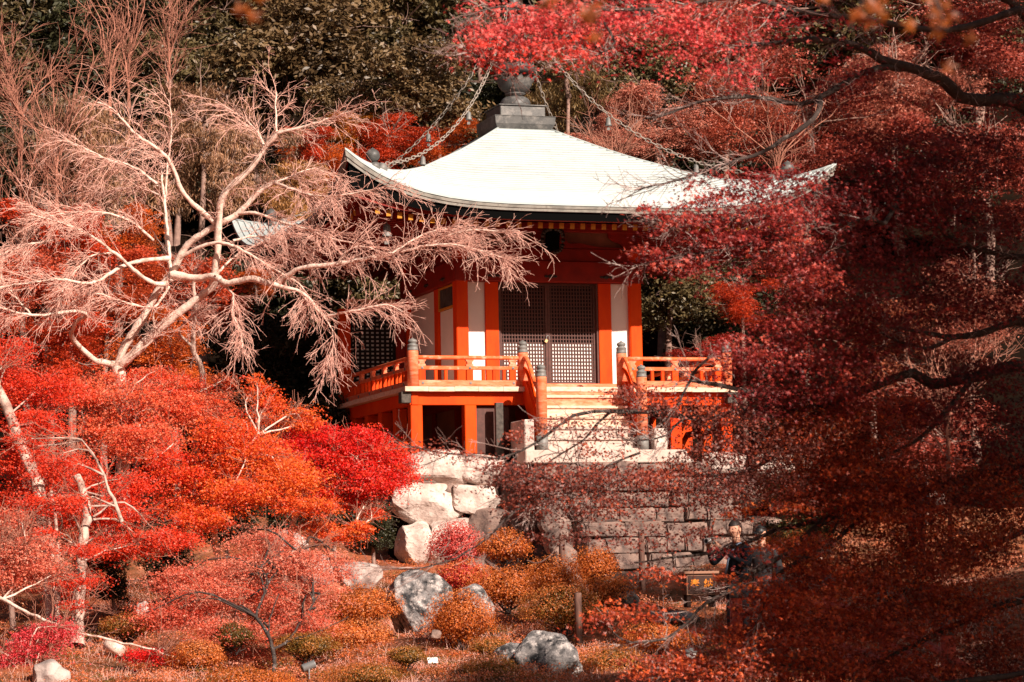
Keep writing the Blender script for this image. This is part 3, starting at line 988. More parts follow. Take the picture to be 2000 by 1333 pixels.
# ------------------------------------------------------------------ stones
def stone_mesh(name, sx, sy, sz, m, rough=.10, seed=0, sub=4, box=.55):
    """rounded irregular block, real depth"""
    bm = bmesh.new()
    bmesh.ops.create_icosphere(bm, subdivisions=sub, radius=1)
    r = np.random.default_rng(seed)
    ks = r.normal(0, 1, (7, 3)) * np.array([1.3, 1.3, 1.3])
    ph = r.uniform(0, 6.28, 7)
    npl = 16 if box > .5 else 22
    pl = r.normal(0, 1, (npl, 3))
    pc = r.uniform(.70, .92, npl)
    pl /= np.linalg.norm(pl, axis=1, keepdims=True)
    for vt in bm.verts:
        n = np.array(vt.co)
        # towards a box
        m_ = np.max(np.abs(n))
        q = n * (1 - box) + n / m_ * box * .86
        for p_, c in zip(pl, pc):     # chipped planes
            dd = q @ p_ - c
            if dd > 0: q = q - p_ * dd * .92
        bumpy = sum(math.sin((ks[i] @ n) * 2.2 + ph[i]) / (1 + i * .5) for i in range(7))
        q = q * (1 + rough * .35 * bumpy)
        vt.co = Vector((q[0] * sx, q[1] * sy, q[2] * sz))
    me = bpy.data.meshes.new(name)
    bm.to_mesh(me)
    bm.free()
    me.materials.append(M[m])
    return me


def block_mesh(name, sx, sy, sz, m, seed):
    bm = bmesh.new()
    bmesh.ops.create_cube(bm, size=2)
    bmesh.ops.bevel(bm, geom=bm.edges[:], offset=.13, segments=2, affect='EDGES')
    bmesh.ops.subdivide_edges(bm, edges=bm.edges[:], cuts=2, use_grid_fill=True)
    r = np.random.default_rng(seed)
    ks, ph = r.normal(0, 1.8, (6, 3)), r.uniform(0, 6.28, 6)
    for vt in bm.verts:
        n = np.array(vt.co)
        k = 1 + .035 * sum(math.sin(ks[i] @ n + ph[i]) for i in range(6))
        vt.co = Vector((n[0] * sx * (2 - k), n[1] * sy * k, n[2] * sz * k))
    me = bpy.data.meshes.new(name)
    bm.to_mesh(me)
    bm.free()
    me.materials.append(M[m])
    return me


# terrace the hall stands on
mbt = MB()
mbt.box(-4.15, 9.0, -3.95, 8.0, -4.6, ZB - .001)
terr = mbt.build('terrace', M['soil'], None)
terr.location = HALL
terr.rotation_euler = (0, 0, PHI)
tag(terr, kind='structure')
wall = empty('stone_retaining_wall', HALL, PHI)
tag(wall, 'rough pale boulder retaining wall under the left half of the hall', 'stone wall')
# front face stones: (x centre, z centre, half w, half h)
fs_ = [(-3.45, -1.83, .66, .34, 'stone_pale'), (-2.35, -1.92, .52, .34, 'stone_pale'), (-3.55, -2.62, .72, .42, 'stone_pale'), (-2.42, -2.50, .55, .30, 'stone_pale'),
       (-3.88, -3.42, .36, .46, 'stone_pale'), (-3.15, -3.42, .42, .44, 'stone_pale'), (-2.35, -3.22, .45, .44, 'stone_step'), (-1.60, -2.35, .36, .40, 'stone_step'),
       (-1.45, -3.05, .48, .42, 'stone_step'), (-1.85, -3.92, .55, .40, 'stone_step'), (-2.95, -4.15, .60, .36, 'stone_step'), (-1.55, -1.90, .30, .22, 'stone_pale'),
       (-.95, -3.85, .4, .42, 'stone_step')]
for i, (x, z, hw, hh, m) in enumerate(fs_):
    o = link_mesh('stone', stone_mesh('stone', hw * 1.30, .5, hh * 1.32, m, .14, 100 + i, 4, .72), None, wall, (x, -4.02 - rng.uniform(0, .08) - (.25 if z < -3 else 0), z))
    o.rotation_euler = (rng.normal(0, .04), rng.normal(0, .06), rng.normal(0, .05))
for i in range(16):   # rubble packed between and behind the big stones
    link_mesh('stone', stone_mesh('stone', rng.uniform(.2, .34), .3, rng.uniform(.16, .3), 'stone_step' if i % 3 else 'stone_pale', .14, 150 + i, 3, .6), None, wall, (rng.uniform(-3.9, -1.2), -4.05, -1.9 - 2.3 * (i + .5) / 16))
for i in range(16):   # left face
    y = -3.3 + (i % 6) * 1.25
    z = -1.85 - (i // 6) * .85
    o = link_mesh('stone', stone_mesh('stone', .35, .62, .42, 'stone_step', .1, 200 + i, 3, .65), None, wall, (-4.1, y + (i // 6) * .4, z))
rwall = empty('stone_wall', HALL, PHI)
tag(rwall, 'stone wall under the hall to the right of the steps, seen through maple branches', 'stone wall')
for i in range(18):
    x = 2.3 + (i % 6) * 1.15 + (i // 6) * .4
    z = -1.80 - (i // 6) * .72
    link_mesh('stone', stone_mesh('stone', .60, .42, .37, 'stone_pale' if i < 5 else 'stone_step', .1, 300 + i, 3, .65), None, rwall, (x, -4.05, z))
# wide stone stair going down to the garden
stair = empty('stone_stairs', HALL, PHI)
tag(stair, 'wide worn stone staircase leading down from the hall behind bare maple twigs', 'stairs')
for i in range(10):
    y = -v - 1.45 - .42 * i
    z1 = -1.77 - .335 * i
    x = -1.0 - .05 * i + rng.uniform(-.05, .05)
    xe = 2.5 + .05 * i
    while x < xe:
        L_ = rng.uniform(.35, 1.0)
        if x + L_ > xe - .25: L_ = xe - x + .01
        zz = rng.normal(0, .012)
        o = link_mesh('stone', block_mesh('stone', L_ / 2 * .985, .33, .158, 'stone_step' if rng.uniform() < 1.65 else 'stone_pale', 400 + i * 12 + int(x * 7)), None, stair, (x + L_ / 2, y + rng.normal(0, .055), z1 - .16 + zz * 1.6))
        o.rotation_euler = (0, 0, rng.normal(0, .03))
        x += L_
    MB().box(-1.0, xe, y + .1, y + .5, z1 - .9, z1 - .05).build('backing', M['stone_step'], stair)
# stone edging beside the stair
edge = empty('edging_rocks', HALL, PHI)
tag(edge, 'row of dark edging rocks along the left side of the stone staircase', 'rocks')
for i in range(9):
    o = link_mesh('stone', stone_mesh('stone', .34, .34, .34, 'stone_step', .14, 600 + i, 3, .4), None, edge, (-1.35 - .07 * i, -v - 1.5 - .45 * i, -2.1 - .34 * i))


def boulder(px, py, rx, ry, d, m, label, seed, dep=1.0, box=.25, rough=.16, tilt=0.0, group=None, name='boulder'):
    c = W(px, py, d)
    s = d / 5400.0
    o = link_mesh(name, stone_mesh(name, rx * s, max(rx, ry) * s * dep, ry * s, m, rough, seed, 5, box), None, None, Vector(c))
    o.rotation_euler = (0, tilt, 0)
    tag(o, label, 'rock', group)
    return o


boulder(815, 1178, 74, 72, 45.5, 'rock', 'large grey and white boulder beside the orange azalea below the stone wall', 11, .9, .3, .2)
boulder(925, 1192, 42, 48, 45.0, 'rock', 'smaller grey boulder face showing between azaleas right of the large boulder', 12, .9, .3, .2)
boulder(1062, 1298, 80, 68, 39.5, 'rock', 'dark grey boulder with white veins at the bottom centre of the garden', 13, .8, .3, .2)
boulder(1000, 1285, 38, 28, 39.6, 'rock', 'low grey rock leaning on the left foot of the bottom centre boulder', 14, .8, .3, .2)
boulder(98, 1322, 40, 34, 39.5, 'rock_pale', 'pale flat topped rock in the lower left corner of the garden', 15, .9, .5)
boulder(560, 1072, 46, 44, 53, 'rock_pale', 'pale rock on the slope under the orange maple, the uppermost one left of the wall', 16, .9, .3)
boulder(618, 1118, 42, 36, 52, 'rock_pale', 'pale rock showing behind the small pink maple', 17, .9, .3)
boulder(700, 1128, 52, 34, 52, 'rock_pale', 'pale low rock on the slope left of the tall white wall stone', 18, .9, .3)
boulder(852, 1240, 14, 10, 42.5, 'stone_step', 'small brownish stone at the foot of the large grey boulder', 19)
boulder(1218, 1172, 34, 28, 47, 'rock', 'round dark grey stone at the left foot of the stairs', 20, .9, .1, .06)
boulder(1310, 1210, 60, 20, 45, 'rock', 'flat grey paving rock at the foot of the stairs', 21)
boulder(278, 1196, 16, 22, 47, 'rock_pale', 'pale bluish stone standing in the shade right of the left maple trunk', 22)

# ------------------------------------------------------------------ small garden things
def post_thing(px, y0, y1, d, r, label):
    a, b = W(px, y1, d), W(px, y0, d)
    o = MB().lathe([(r, -.3), (r, b[2] - a[2] - .02), (r * .85, b[2] - a[2])], 10).build('wooden_post', M['wood_post'], None, True, tuple(a))
    tag(o, label, 'post', 'short wooden rope posts')


post_thing(1098, 1045, 1100, 50, .055, 'short brown wooden post between azaleas left of the stairs, the upper one')
post_thing(1130, 1158, 1228, 44.5, .06, 'short brown wooden post lower down in the azaleas')
post_thing(1254, 1035, 1120, 49, .055, 'slim wooden post standing on the left edge of the stairs')
rp = smooth_path([W(1098, 1052, 50), W(1075, 1085, 49), W(1050, 1100, 48), W(1030, 1095, 47.5)], .1)
tag(MB().tube(rp, .012, 5).build('rope', M['wood_post']), 'thin rope sagging left from the upper wooden post', 'rope')
c = W(845, 1291, 40.4)
card = MB().box(-.075, .075, -.05, .05, 0, .012, Matrix.Rotation(.25, 4, 'Z') @ Matrix.Rotation(.9, 4, 'X')).build('card', M['white'], None, False, tuple(c))
tag(card, 'small white card lying on the leaf litter at the bottom of the garden', 'card')
sl = empty('spotlight', tuple(W(602, 1306, 40.3)), .4)
tag(sl, 'small grey cylindrical garden spotlight among the leaves at the bottom left', 'spotlight')
MB().lathe([(.05, -.10), (.06, -.09), (.06, .09), (.066, .10)], 14, (0, 0, 0), Matrix.Translation((0, 0, .03)) @ Matrix.Rotation(1.25, 4, 'Y')).build('housing', M['grey_metal'], sl, True)
MB().lathe([(.0, -.1), (.055, -.102)], 14, (0, 0, 0), Matrix.Translation((0, 0, .03)) @ Matrix.Rotation(1.25, 4, 'Y')).build('lens', M['glass'], sl, True)
MB().box(-.01, .01, -.05, .05, -.16, .0).build('bracket', M['grey_metal'], sl)
lp = empty('garden_lamp', tuple(W(1348, 1290, 38.5)))
tag(lp, 'small round white garden lamp under the maple right of the bottom boulder', 'lamp')
MB().lathe([(.02, -.2), (.02, 0), (.07, .01), (.09, .06), (.075, .12), (.03, .15)], 14).build('shade', M['white'], lp, True)
MB().lathe([(.095, .10), (.10, .12), (.04, .17)], 14).build('cap', M['grey_metal'], lp, True)
lg = empty('cut_log', tuple(W(222, 1266, 42.5)))
tag(lg, 'short cut log lying at the foot of the left maple trunk', 'log')
MB().tube([(.14, -.05, -.05), (-.12, .05, .06)], [.085, .09], 12).build('log_body', M['bark_pink'], lg, True)
# offering box at the foot of the stairs
bx = empty('offering_box', tuple(W(1366, 1162, 48.5)), .12)
tag(bx, 'dark wooden offering box with two orange characters standing on the stairs', 'box')
s_ = 48.5 / 5400.0
bw, bh = 29 * s_, 40 * s_
MB().box(-bw, bw, -.22, .22, 0, bh, None, .006).build('body', M['signwood'], bx)
for a, b, c_, d in ((-bw, -bw + .015, .0, bh), (bw - .015, bw, .0, bh), (-bw + .015, bw - .015, 0, .015), (-bw + .015, bw - .015, bh - .03, bh)):
    MB().box(a, b, -.228, -.2205, c_, d).build('edge_strip', M['signedge'], bx)
MB().box(-bw - .05, bw + .05, -.27, .27, bh, bh + .05, None, .01).build('top_frame', M['signedge'], bx)
for i in range(7):
    MB().box(-bw + .03 + i * .072, -bw + .06 + i * .072, -.2, .2, bh + .051, bh + .07).build('slat', M['signwood'], bx)
for x in (-bw + .04, bw - .04):
    for y in (-.16, .16):
        MB().box(x - .03, x + .03, y - .03, y + .03, -.22, 0).build('leg', M['signwood'], bx)
for ch_, cx_ in (('奉', -.115), ('納', .125)):
    cu = bpy.data.curves.new('character', 'FONT')
    cu.body = ch_
    cu.size = .17
    cu.extrude = .003
    cu.align_x = 'CENTER'
    cu.offset = .003
    tmp = bpy.data.objects.new('tmp', cu)
    COL.objects.link(tmp)
    bpy.context.view_layer.update()
    me = bpy.data.meshes.new_from_object(tmp.evaluated_get(bpy.context.evaluated_depsgraph_get()))
    bpy.data.objects.remove(tmp)
    me.materials.clear()
    me.materials.append(M['gold'])
    o = link_mesh('character', me, None, bx, (cx_, -.2245, .13))
    o.rotation_euler = (math.pi / 2, 0, 0)

# vermilion bridge parapet seen through the maple at lower right
br = empty('red_bridge', (0, 0, 0))
tag(br, 'vermilion arched bridge railing glimpsed through the maple at the lower right', 'bridge')
pA, pB = W(1440, 1272, 33.0), W(1900, 1400, 26)
tb = np.linspace(0, 1, 14)
path = np.array([pA + (pB - pA) * t + np.array([0, 0, .35 * math.sin(math.pi * t)]) for t in tb])
for dz, r_, nm in ((.0, .05, 'lower_rail'), (.22, .035, 'middle_rail'), (.42, .045, 'top_rail')):
    MB().tube([tuple(p + np.array([0, 0, dz])) for p in path], r_, 8).build(nm, M['bridge'], br, True)
for i in range(0, 14, 3):
    p = path[i]
    MB().lathe([(.075, -1.0), (.075, .62), (.06, .63)], 14, tuple(p)).build('post', M['bridge'], br, True)
    MB().lathe([(.078, .63), (.075, .72), (.05, .74), (.062, .78), (.03, .84), (.003, .87)], 14, tuple(p)).build('post_cap', M['bronze_light'], br, True)
dk = MB()
for a, b in zip(path[:-1], path[1:]):
    n = np.array([.45, .9, 0])
    dk.add([a + [0, 0, -.1], b + [0, 0, -.1], b + n * 1.6 + [0, 0, -.1], a + n * 1.6 + [0, 0, -.1], a + [0, 0, -.3], b + [0, 0, -.3], b + n * 1.6 + [0, 0, -.3], a + n * 1.6 + [0, 0, -.3]],
           [(0, 1, 2, 3), (7, 6, 5, 4), (0, 4, 5, 1), (1, 5, 6, 2), (2, 6, 7, 3), (3, 7, 4, 0)])
dk.build('deck', M['bridge'], br)


# ------------------------------------------------------------------ people
def skin_mesh(name, pts, edges, m, parent, root=0, sub=2):
    """pts: (x,y,z,rx,ry)"""
    bm = bmesh.new()
    lay = bm.verts.layers.skin.verify()
    vs = []
    for i, p in enumerate(pts):
        vt = bm.verts.new(p[:3])
        vt[lay].radius = (p[3], p[4] if len(p) > 4 else p[3])
        vt[lay].use_root = (i == root)
        vs.append(vt)
    for a, b in edges: bm.edges.new((vs[a], vs[b]))
    me = bpy.data.meshes.new(name)
    bm.to_mesh(me)
    bm.free()
    me.materials.append(m)
    o = link_mesh(name, me, None, parent)
    s = o.modifiers.new('skin', 'SKIN')
    s.use_smooth_shade = True
    s.branch_smoothing = .6
    u = o.modifiers.new('sub', 'SUBSURF')
    u.levels = sub
    u.render_levels = sub
    return o


def person(loc, rz, label, coat, arms, hat=False, head_m='hair', camera=False, strap=False, head_turn=0.0, head_down=.0, S=1.0):
    """figure faces local -Y; arms: list of (elbow, wrist) for left(-x), right(+x)"""
    p = empty('person', loc, rz)
    p.scale = (S, S, S)
    tag(p, label, 'person')
    # body with coat, one surface: pelvis root
    P = [(0, 0, .95, .165, .12), (0, 0, 1.12, .155, .115), (0, -.01, 1.30, .185, .125), (0, 0, 1.42, .15, .10), (0, 0, 1.50, .062, .06)]
    E_ = [(0, 1), (1, 2), (2, 3), (3, 4)]
    for sx, (el, wr) in zip((-1, 1), arms):
        b = len(P)
        P += [(sx * .19, .0, 1.40, .075, .07), (*el, .055, .055), (*wr, .042, .042)]
        E_ += [(3, b), (b, b + 1), (b + 1, b + 2)]
    b = len(P)
    P += [(0, .0, .82, .17, .13)]
    E_ += [(0, b)]
    body = skin_mesh('torso', P, E_, coat, p)
    legs = [(0, 0, .9, .13, .11)]
    le = []
    for sx in (-1, 1):
        b = len(legs)
        legs += [(sx * .10, 0, .82, .09, .09), (sx * .11, -.02, .48, .065, .065), (sx * .12, .02, .10, .048, .05), (sx * .12, -.14, .04, .045, .035)]
        le += [(0, b), (b, b + 1), (b + 1, b + 2), (b + 2, b + 3)]
    skin_mesh('legs', legs, le, M['trouser'], p)
    hd = empty('head')
    hd.parent = p
    hd.location = (0, -.01, 1.50)
    hd.rotation_euler = (head_down, 0, head_turn)
    bm = bmesh.new()
    bmesh.ops.create_uvsphere(bm, u_segments=24, v_segments=18, radius=1)
    for vt in bm.verts:
        x, y, z = vt.co
        jaw = 1 - .28 * max(0, -z) ** 1.3
        X, Y, Z = x * .078 * jaw, y * .098, z * .122
        if y < 0:
            Y *= 1 - .10 * max(0, -z)
            Y -= .024 * math.exp(-(x / .16) ** 2 - ((z + .08) / .17) ** 2)          # nose
            Y += .011 * math.exp(-((abs(x) - .36) / .16) ** 2 - ((z - .10) / .11) ** 2)   # eye sockets
            Y -= .007 * math.exp(-(x / .3) ** 2 - ((z + .42) / .07) ** 2)           # lips
            Y += .006 * math.exp(-(x / .3) ** 2 - ((z + .53) / .05) ** 2)
            Y -= .008 * math.exp(-(x / .25) ** 2 - ((z + .75) / .14) ** 2)          # chin
        vt.co = (X, Y, Z + .15)
    me = bpy.data.meshes.new('face')
    bm.to_mesh(me)
    bm.free()
    for q in me.polygons: q.use_smooth = True
    me.materials.append(M['skin'])
    link_mesh('face', me, None, hd)
    MB().tube([(0, .01, -.04), (0, .0, .08)], [.058, .052], 12).build('neck', M['skin'], hd, True)
    for sx in (-1, 1):
        MB().lathe([(.0, -.012), (.022, -.006), (.026, .004), (.012, .012)], 10, (0, 0, 0), Matrix.Translation((sx * .08, .005, .145)) @ Matrix.Rotation(sx * math.pi / 2, 4, 'Y') @ Matrix.Diagonal((1.4, .8, 1, 1))).build('ear', M['skin'], hd, True)
        MB().lathe([(.001, -.010), (.009, -.004), (.009, .004), (.001, .01)], 8, (sx * .03, -.083, .165)).build('eye', M['iron'], hd, True)
    # hair or cap as a shell over the skull
    bm = bmesh.new()
    bmesh.ops.create_uvsphere(bm, u_segments=24, v_segments=16, radius=1)
    for vt in list(bm.verts):
        x, y, z = vt.co
        lim = .30 if y < -.2 else (-.45 if y > .2 else -.1)
        if z < lim: bm.verts.remove(vt)
        else: vt.co = (x * .088, y * .108 + .006, z * .128 + .158)
    me = bpy.data.meshes.new('hair')
    bm.to_mesh(me)
    bm.free()
    me.materials.append(M[head_m])
    link_mesh('cap' if hat else 'hair', me, None, hd)
    if hat:
        MB().lathe([(.09, 0), (.092, .012)], 16, (0, 0, 0), Matrix.Translation((0, -.075, .19)) @ Matrix.Rotation(.15, 4, 'X') @ Matrix.Diagonal((.8, .85, 1, 1))).build('cap_peak', M[head_m], hd)
    # hands: palm, four fingers, thumb
    for sx, (el, wr) in zip((-1, 1), arms):
        d = (Vector(wr) - Vector(el)).normalized()
        q = d.to_track_quat('Z', 'X').to_matrix().to_4x4()
        Mh = Matrix.Translation(Vector(wr)) @ q
        h = MB()
        h.tube([Mh @ Vector((0, 0, -.01)), Mh @ Vector((0, 0, .05)), Mh @ Vector((0, 0, .095))], [.026, .040, .036], 8)
        for i, L_ in enumerate((.062, .072, .068, .052)):
            x0 = -.030 + i * .020
            h.tube([Mh @ Vector((x0, 0, .085)), Mh @ Vector((x0 * 1.1, -.010, .085 + L_ * .5)), Mh @ Vector((x0 * 1.1, -.034, .085 + L_ * .85))], [.0095, .009, .007], 6)
        h.tube([Mh @ Vector((-sx * .030, 0, .02)), Mh @ Vector((-sx * .055, -.012, .05)), Mh @ Vector((-sx * .058, -.03, .075))], [.013, .011, .008], 6)
        h.build('hand', M['skin'], p, True)
    if strap:
        MB().tube([(-.10, -.13, 1.05), (-.03, -.15, 1.25), (.06, -.12, 1.42), (.09, -.02, 1.47)], .014, 6).build('strap', M['strap'], p, True)
    return p


def stand(px, py_head, d, rz, *a, **k):
    """stand so that the head centre is at the photo position"""
    c = W(px, py_head, d)
    return person((c[0], c[1], c[2] - 1.64 * k.get('S', 1.0)), rz, *a, **k)


p1 = stand(1438, 1036, 37.0, .75 * -1, 'person in a navy jacket raising a camera, partly hidden by the maple', M['navy'],
           [((-.30, -.14, 1.20), (-.20, -.34, 1.42)), ((.30, -.16, 1.16), (.02, -.36, 1.40))], strap=True, head_down=.12)
q = empty('camera', (0, 0, 0))
cl = Matrix.Rotation(-.75, 4, 'Z') @ Vector((-.10, -.42, 1.50)) + p1.location
q.location = cl
q.rotation_euler = (0, 0, -.75)
tag(q, 'compact pale camera held up by the person in the navy jacket', 'camera')
MB().box(-.07, .07, -.03, .03, -.04, .045, None, .008).build('body', M['bronze_light'], q)
MB().lathe([(.036, 0), (.036, .05), (.040, .09), (.040, .10)], 16, (0, 0, 0), Matrix.Rotation(math.pi / 2, 4, 'X')).build('lens_barrel', M['white'], q, True)
MB().lathe([(.0, .1005), (.030, .101)], 16, (0, 0, 0), Matrix.Rotation(math.pi / 2, 4, 'X')).build('lens', M['glass'], q, True)
stand(1488, 1046, 39.0, -.5, 'person in a black cap and dark coat behind the photographer', M['coat'],
      [((-.26, .0, 1.14), (-.24, -.10, .88)), ((.26, .0, 1.14), (.24, -.10, .88))], hat=True, head_m='iron', head_down=.15)
stand(1786, 914, 46.0, .6, 'small distant person in a blue grey jacket glimpsed through the maple at the right', M['denim'],
      [((-.26, -.02, 1.16), (-.14, -.26, 1.28)), ((.26, .0, 1.14), (.24, -.10, .88))])
MB_path = W(1786, 914, 46.0)

# ------------------------------------------------------------------ trees: builders
def crown(name, blobs, kind, leafk, size, colors, m='leaf', parent=None, jit=.18):
    C, Nn, T = blob_points(blobs, kind)
    N = len(C)
    s = size * rng.uniform(.7, 1.25, N)
    tang = None
    if kind == 'droop':
        tang = np.stack([rng.normal(0, .45, N), rng.normal(0, .3, N), -np.ones(N)], 1)
    V, Q = leaves(C, Nn, s, leafk, tang)
    col = np.repeat(pal(colors, T, jit), len(LEAF[leafk][0]), axis=0)
    return link_mesh(name, np_mesh(name, V, Q, col), M[m], parent)


def wood(name, parts, m, parent):
    V, Q = join(parts)
    return link_mesh(name, np_mesh(name, V, Q, smooth=True), M[m], parent)


def path_tube(pts, r0, r1, sides=8, step=.15, wob=.0):
    P = smooth_path(pts, step)
    if wob: P[1:-1] += rng.normal(0, wob, P[1:-1].shape)
    n = len(P)
    R = r0 + (r1 - r0) * np.linspace(0, 1, n) ** .8
    R = R * (1 + .08 * rng.normal(0, 1, n))
    return P, tubes(P[None], R[None], sides)


# prototypes for the forest on the hill (each tree: trunk + crown)
def proto_tree(name, kind, leafk, size, n, m, blobs, trunk_h, tcol='bark_far', twigs=True, cols=((.30, .28, .26), (.8, .75, .7), (1, 1, 1))):
    t = empty(name)
    parts = []
    tp = [(0, 0, -1), (.1, .05, trunk_h * .3), (-.1, .1, trunk_h * .65), (.05, 0, trunk_h)]
    P, g = path_tube(tp, .16, .06, 7, .5)
    parts.append(g)
    nb_ = 10
    S = P[rng.integers(len(P) // 2, len(P), nb_)]
    D = rng.normal(0, 1, (nb_, 3)) + np.array([0, 0, .9])
    LP = sprout(S, D, rng.uniform(1.4, 2.8, nb_), 6, -.03, .18)
    parts.append(tubes(LP, np.linspace(.05, .012, 6)[None] * np.ones((nb_, 1)), 4))
    S2, D2, _ = along(LP, 7, .3)
    L2 = sprout(S2, side(D2, .6), rng.uniform(.5, 1.2, len(S2)), 4, -.02, .2)
    parts.append(tubes(L2, np.linspace(.016, .006, 4)[None] * np.ones((len(S2), 1)), 3))
    wood('trunk', parts, tcol, t)
    crown('crown', blobs, kind, leafk, size, cols, m, t, .22)
    return t


def rblobs(R, n, cnt, h):
    out = []
    for i in range(cnt):
        a = rng.uniform(0, 6.28)
        r = R * rng.uniform(.15, .92)
        z = h + rng.uniform(-.75, .85) * R
        q = R * rng.uniform(.24, .44)
        out.append((r * math.cos(a), r * math.sin(a), z, q, q, q * .8, n // cnt, rng.uniform(.2, .9)))
    return out


protos = {
    'ev0': proto_tree('evergreen_tree', 'ev', 'oval', .165, 20000, 'leaf_ev', rblobs(2.7, 20000, 18, 0), .5),
    'ev1': proto_tree('evergreen_tree', 'ev', 'oval', .175, 18000, 'leaf_ev', rblobs(2.9, 18000, 16, 0), .5),
    'dr0': proto_tree('drooping_evergreen', 'droop', 'long', .15, 18000, 'leaf_ev', rblobs(2.6, 18000, 18, 0), .5),
    'mp0': proto_tree('maple_tree', 'maple', 'maple3', .075, 26000, 'leaf', rblobs(2.4, 26000, 16, 0), .3),
    'mp1': proto_tree('maple_tree', 'maple', 'maple3', .075, 24000, 'leaf', rblobs(2.6, 24000, 14, 0), .3),
}
# the crowns are centred on the local origin; the trunk is lengthened per copy
used = set()
KIDS = {k: list(t.children) for k, t in protos.items()}


def plant(kind, px, py, d, rp, color, label, cat='tree', group=None, squash=.85, name=None):
    """tree whose crown shows around photo position px,py with radius rp (px) at depth d"""
    src = protos[kind]
    c = W(px, py, d)
    base = 2.6 if kind != 'mp0' else 2.4
    s = rp * d / 5400.0 / base
    t = src if kind not in used else src.copy()
    kids = list(src.children) if kind not in used else None
    if kind in used:
        COL.objects.link(t)
        ks = []
        for ch in KIDS[kind]:
            k2 = ch.copy()
            COL.objects.link(k2)
            k2.parent = t
            ks.append(k2)
        kids = ks
    used.add(kind)
    g = float(gz(c[0], d))
    t.location = (c[0], c[1], g)
    t.rotation_euler = (0, 0, rng.uniform(0, 6.28))
    hgt = c[2] - g
    for ch in kids:
        if ch.name.startswith('crown'):
            ch.scale = (s, s, s * squash)
            ch.location = (0, 0, hgt)
            ch.color = (*color, 1)
        else:
            ch.scale = (s, s, s * .9)
            ch.location = (0, 0, hgt)
    # lower trunk reaching the ground
    if hgt > .6:
        P, gq = path_tube([(0, 0, -.4), (.15, .05, hgt * .4), (0, 0, hgt - .2 * s)], .15 * s + .04, .10 * s, 7, .6)
        wood('lower_trunk', [gq], 'bark_far', t)
    tag(t, label, cat, group)
    t.name = name or src.name.split('.')[0]
    return t


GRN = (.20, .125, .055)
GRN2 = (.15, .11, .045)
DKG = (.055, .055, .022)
TAN = (.42, .22, .12)
ORG = (.85, .17, .022)
RED = (.80, .085, .020)
PNK = (.72, .26, .18)
BRN = (.48, .14, .07)
PRD = (.52, .10, .065)
TG = 'trees on the hillside behind the hall'
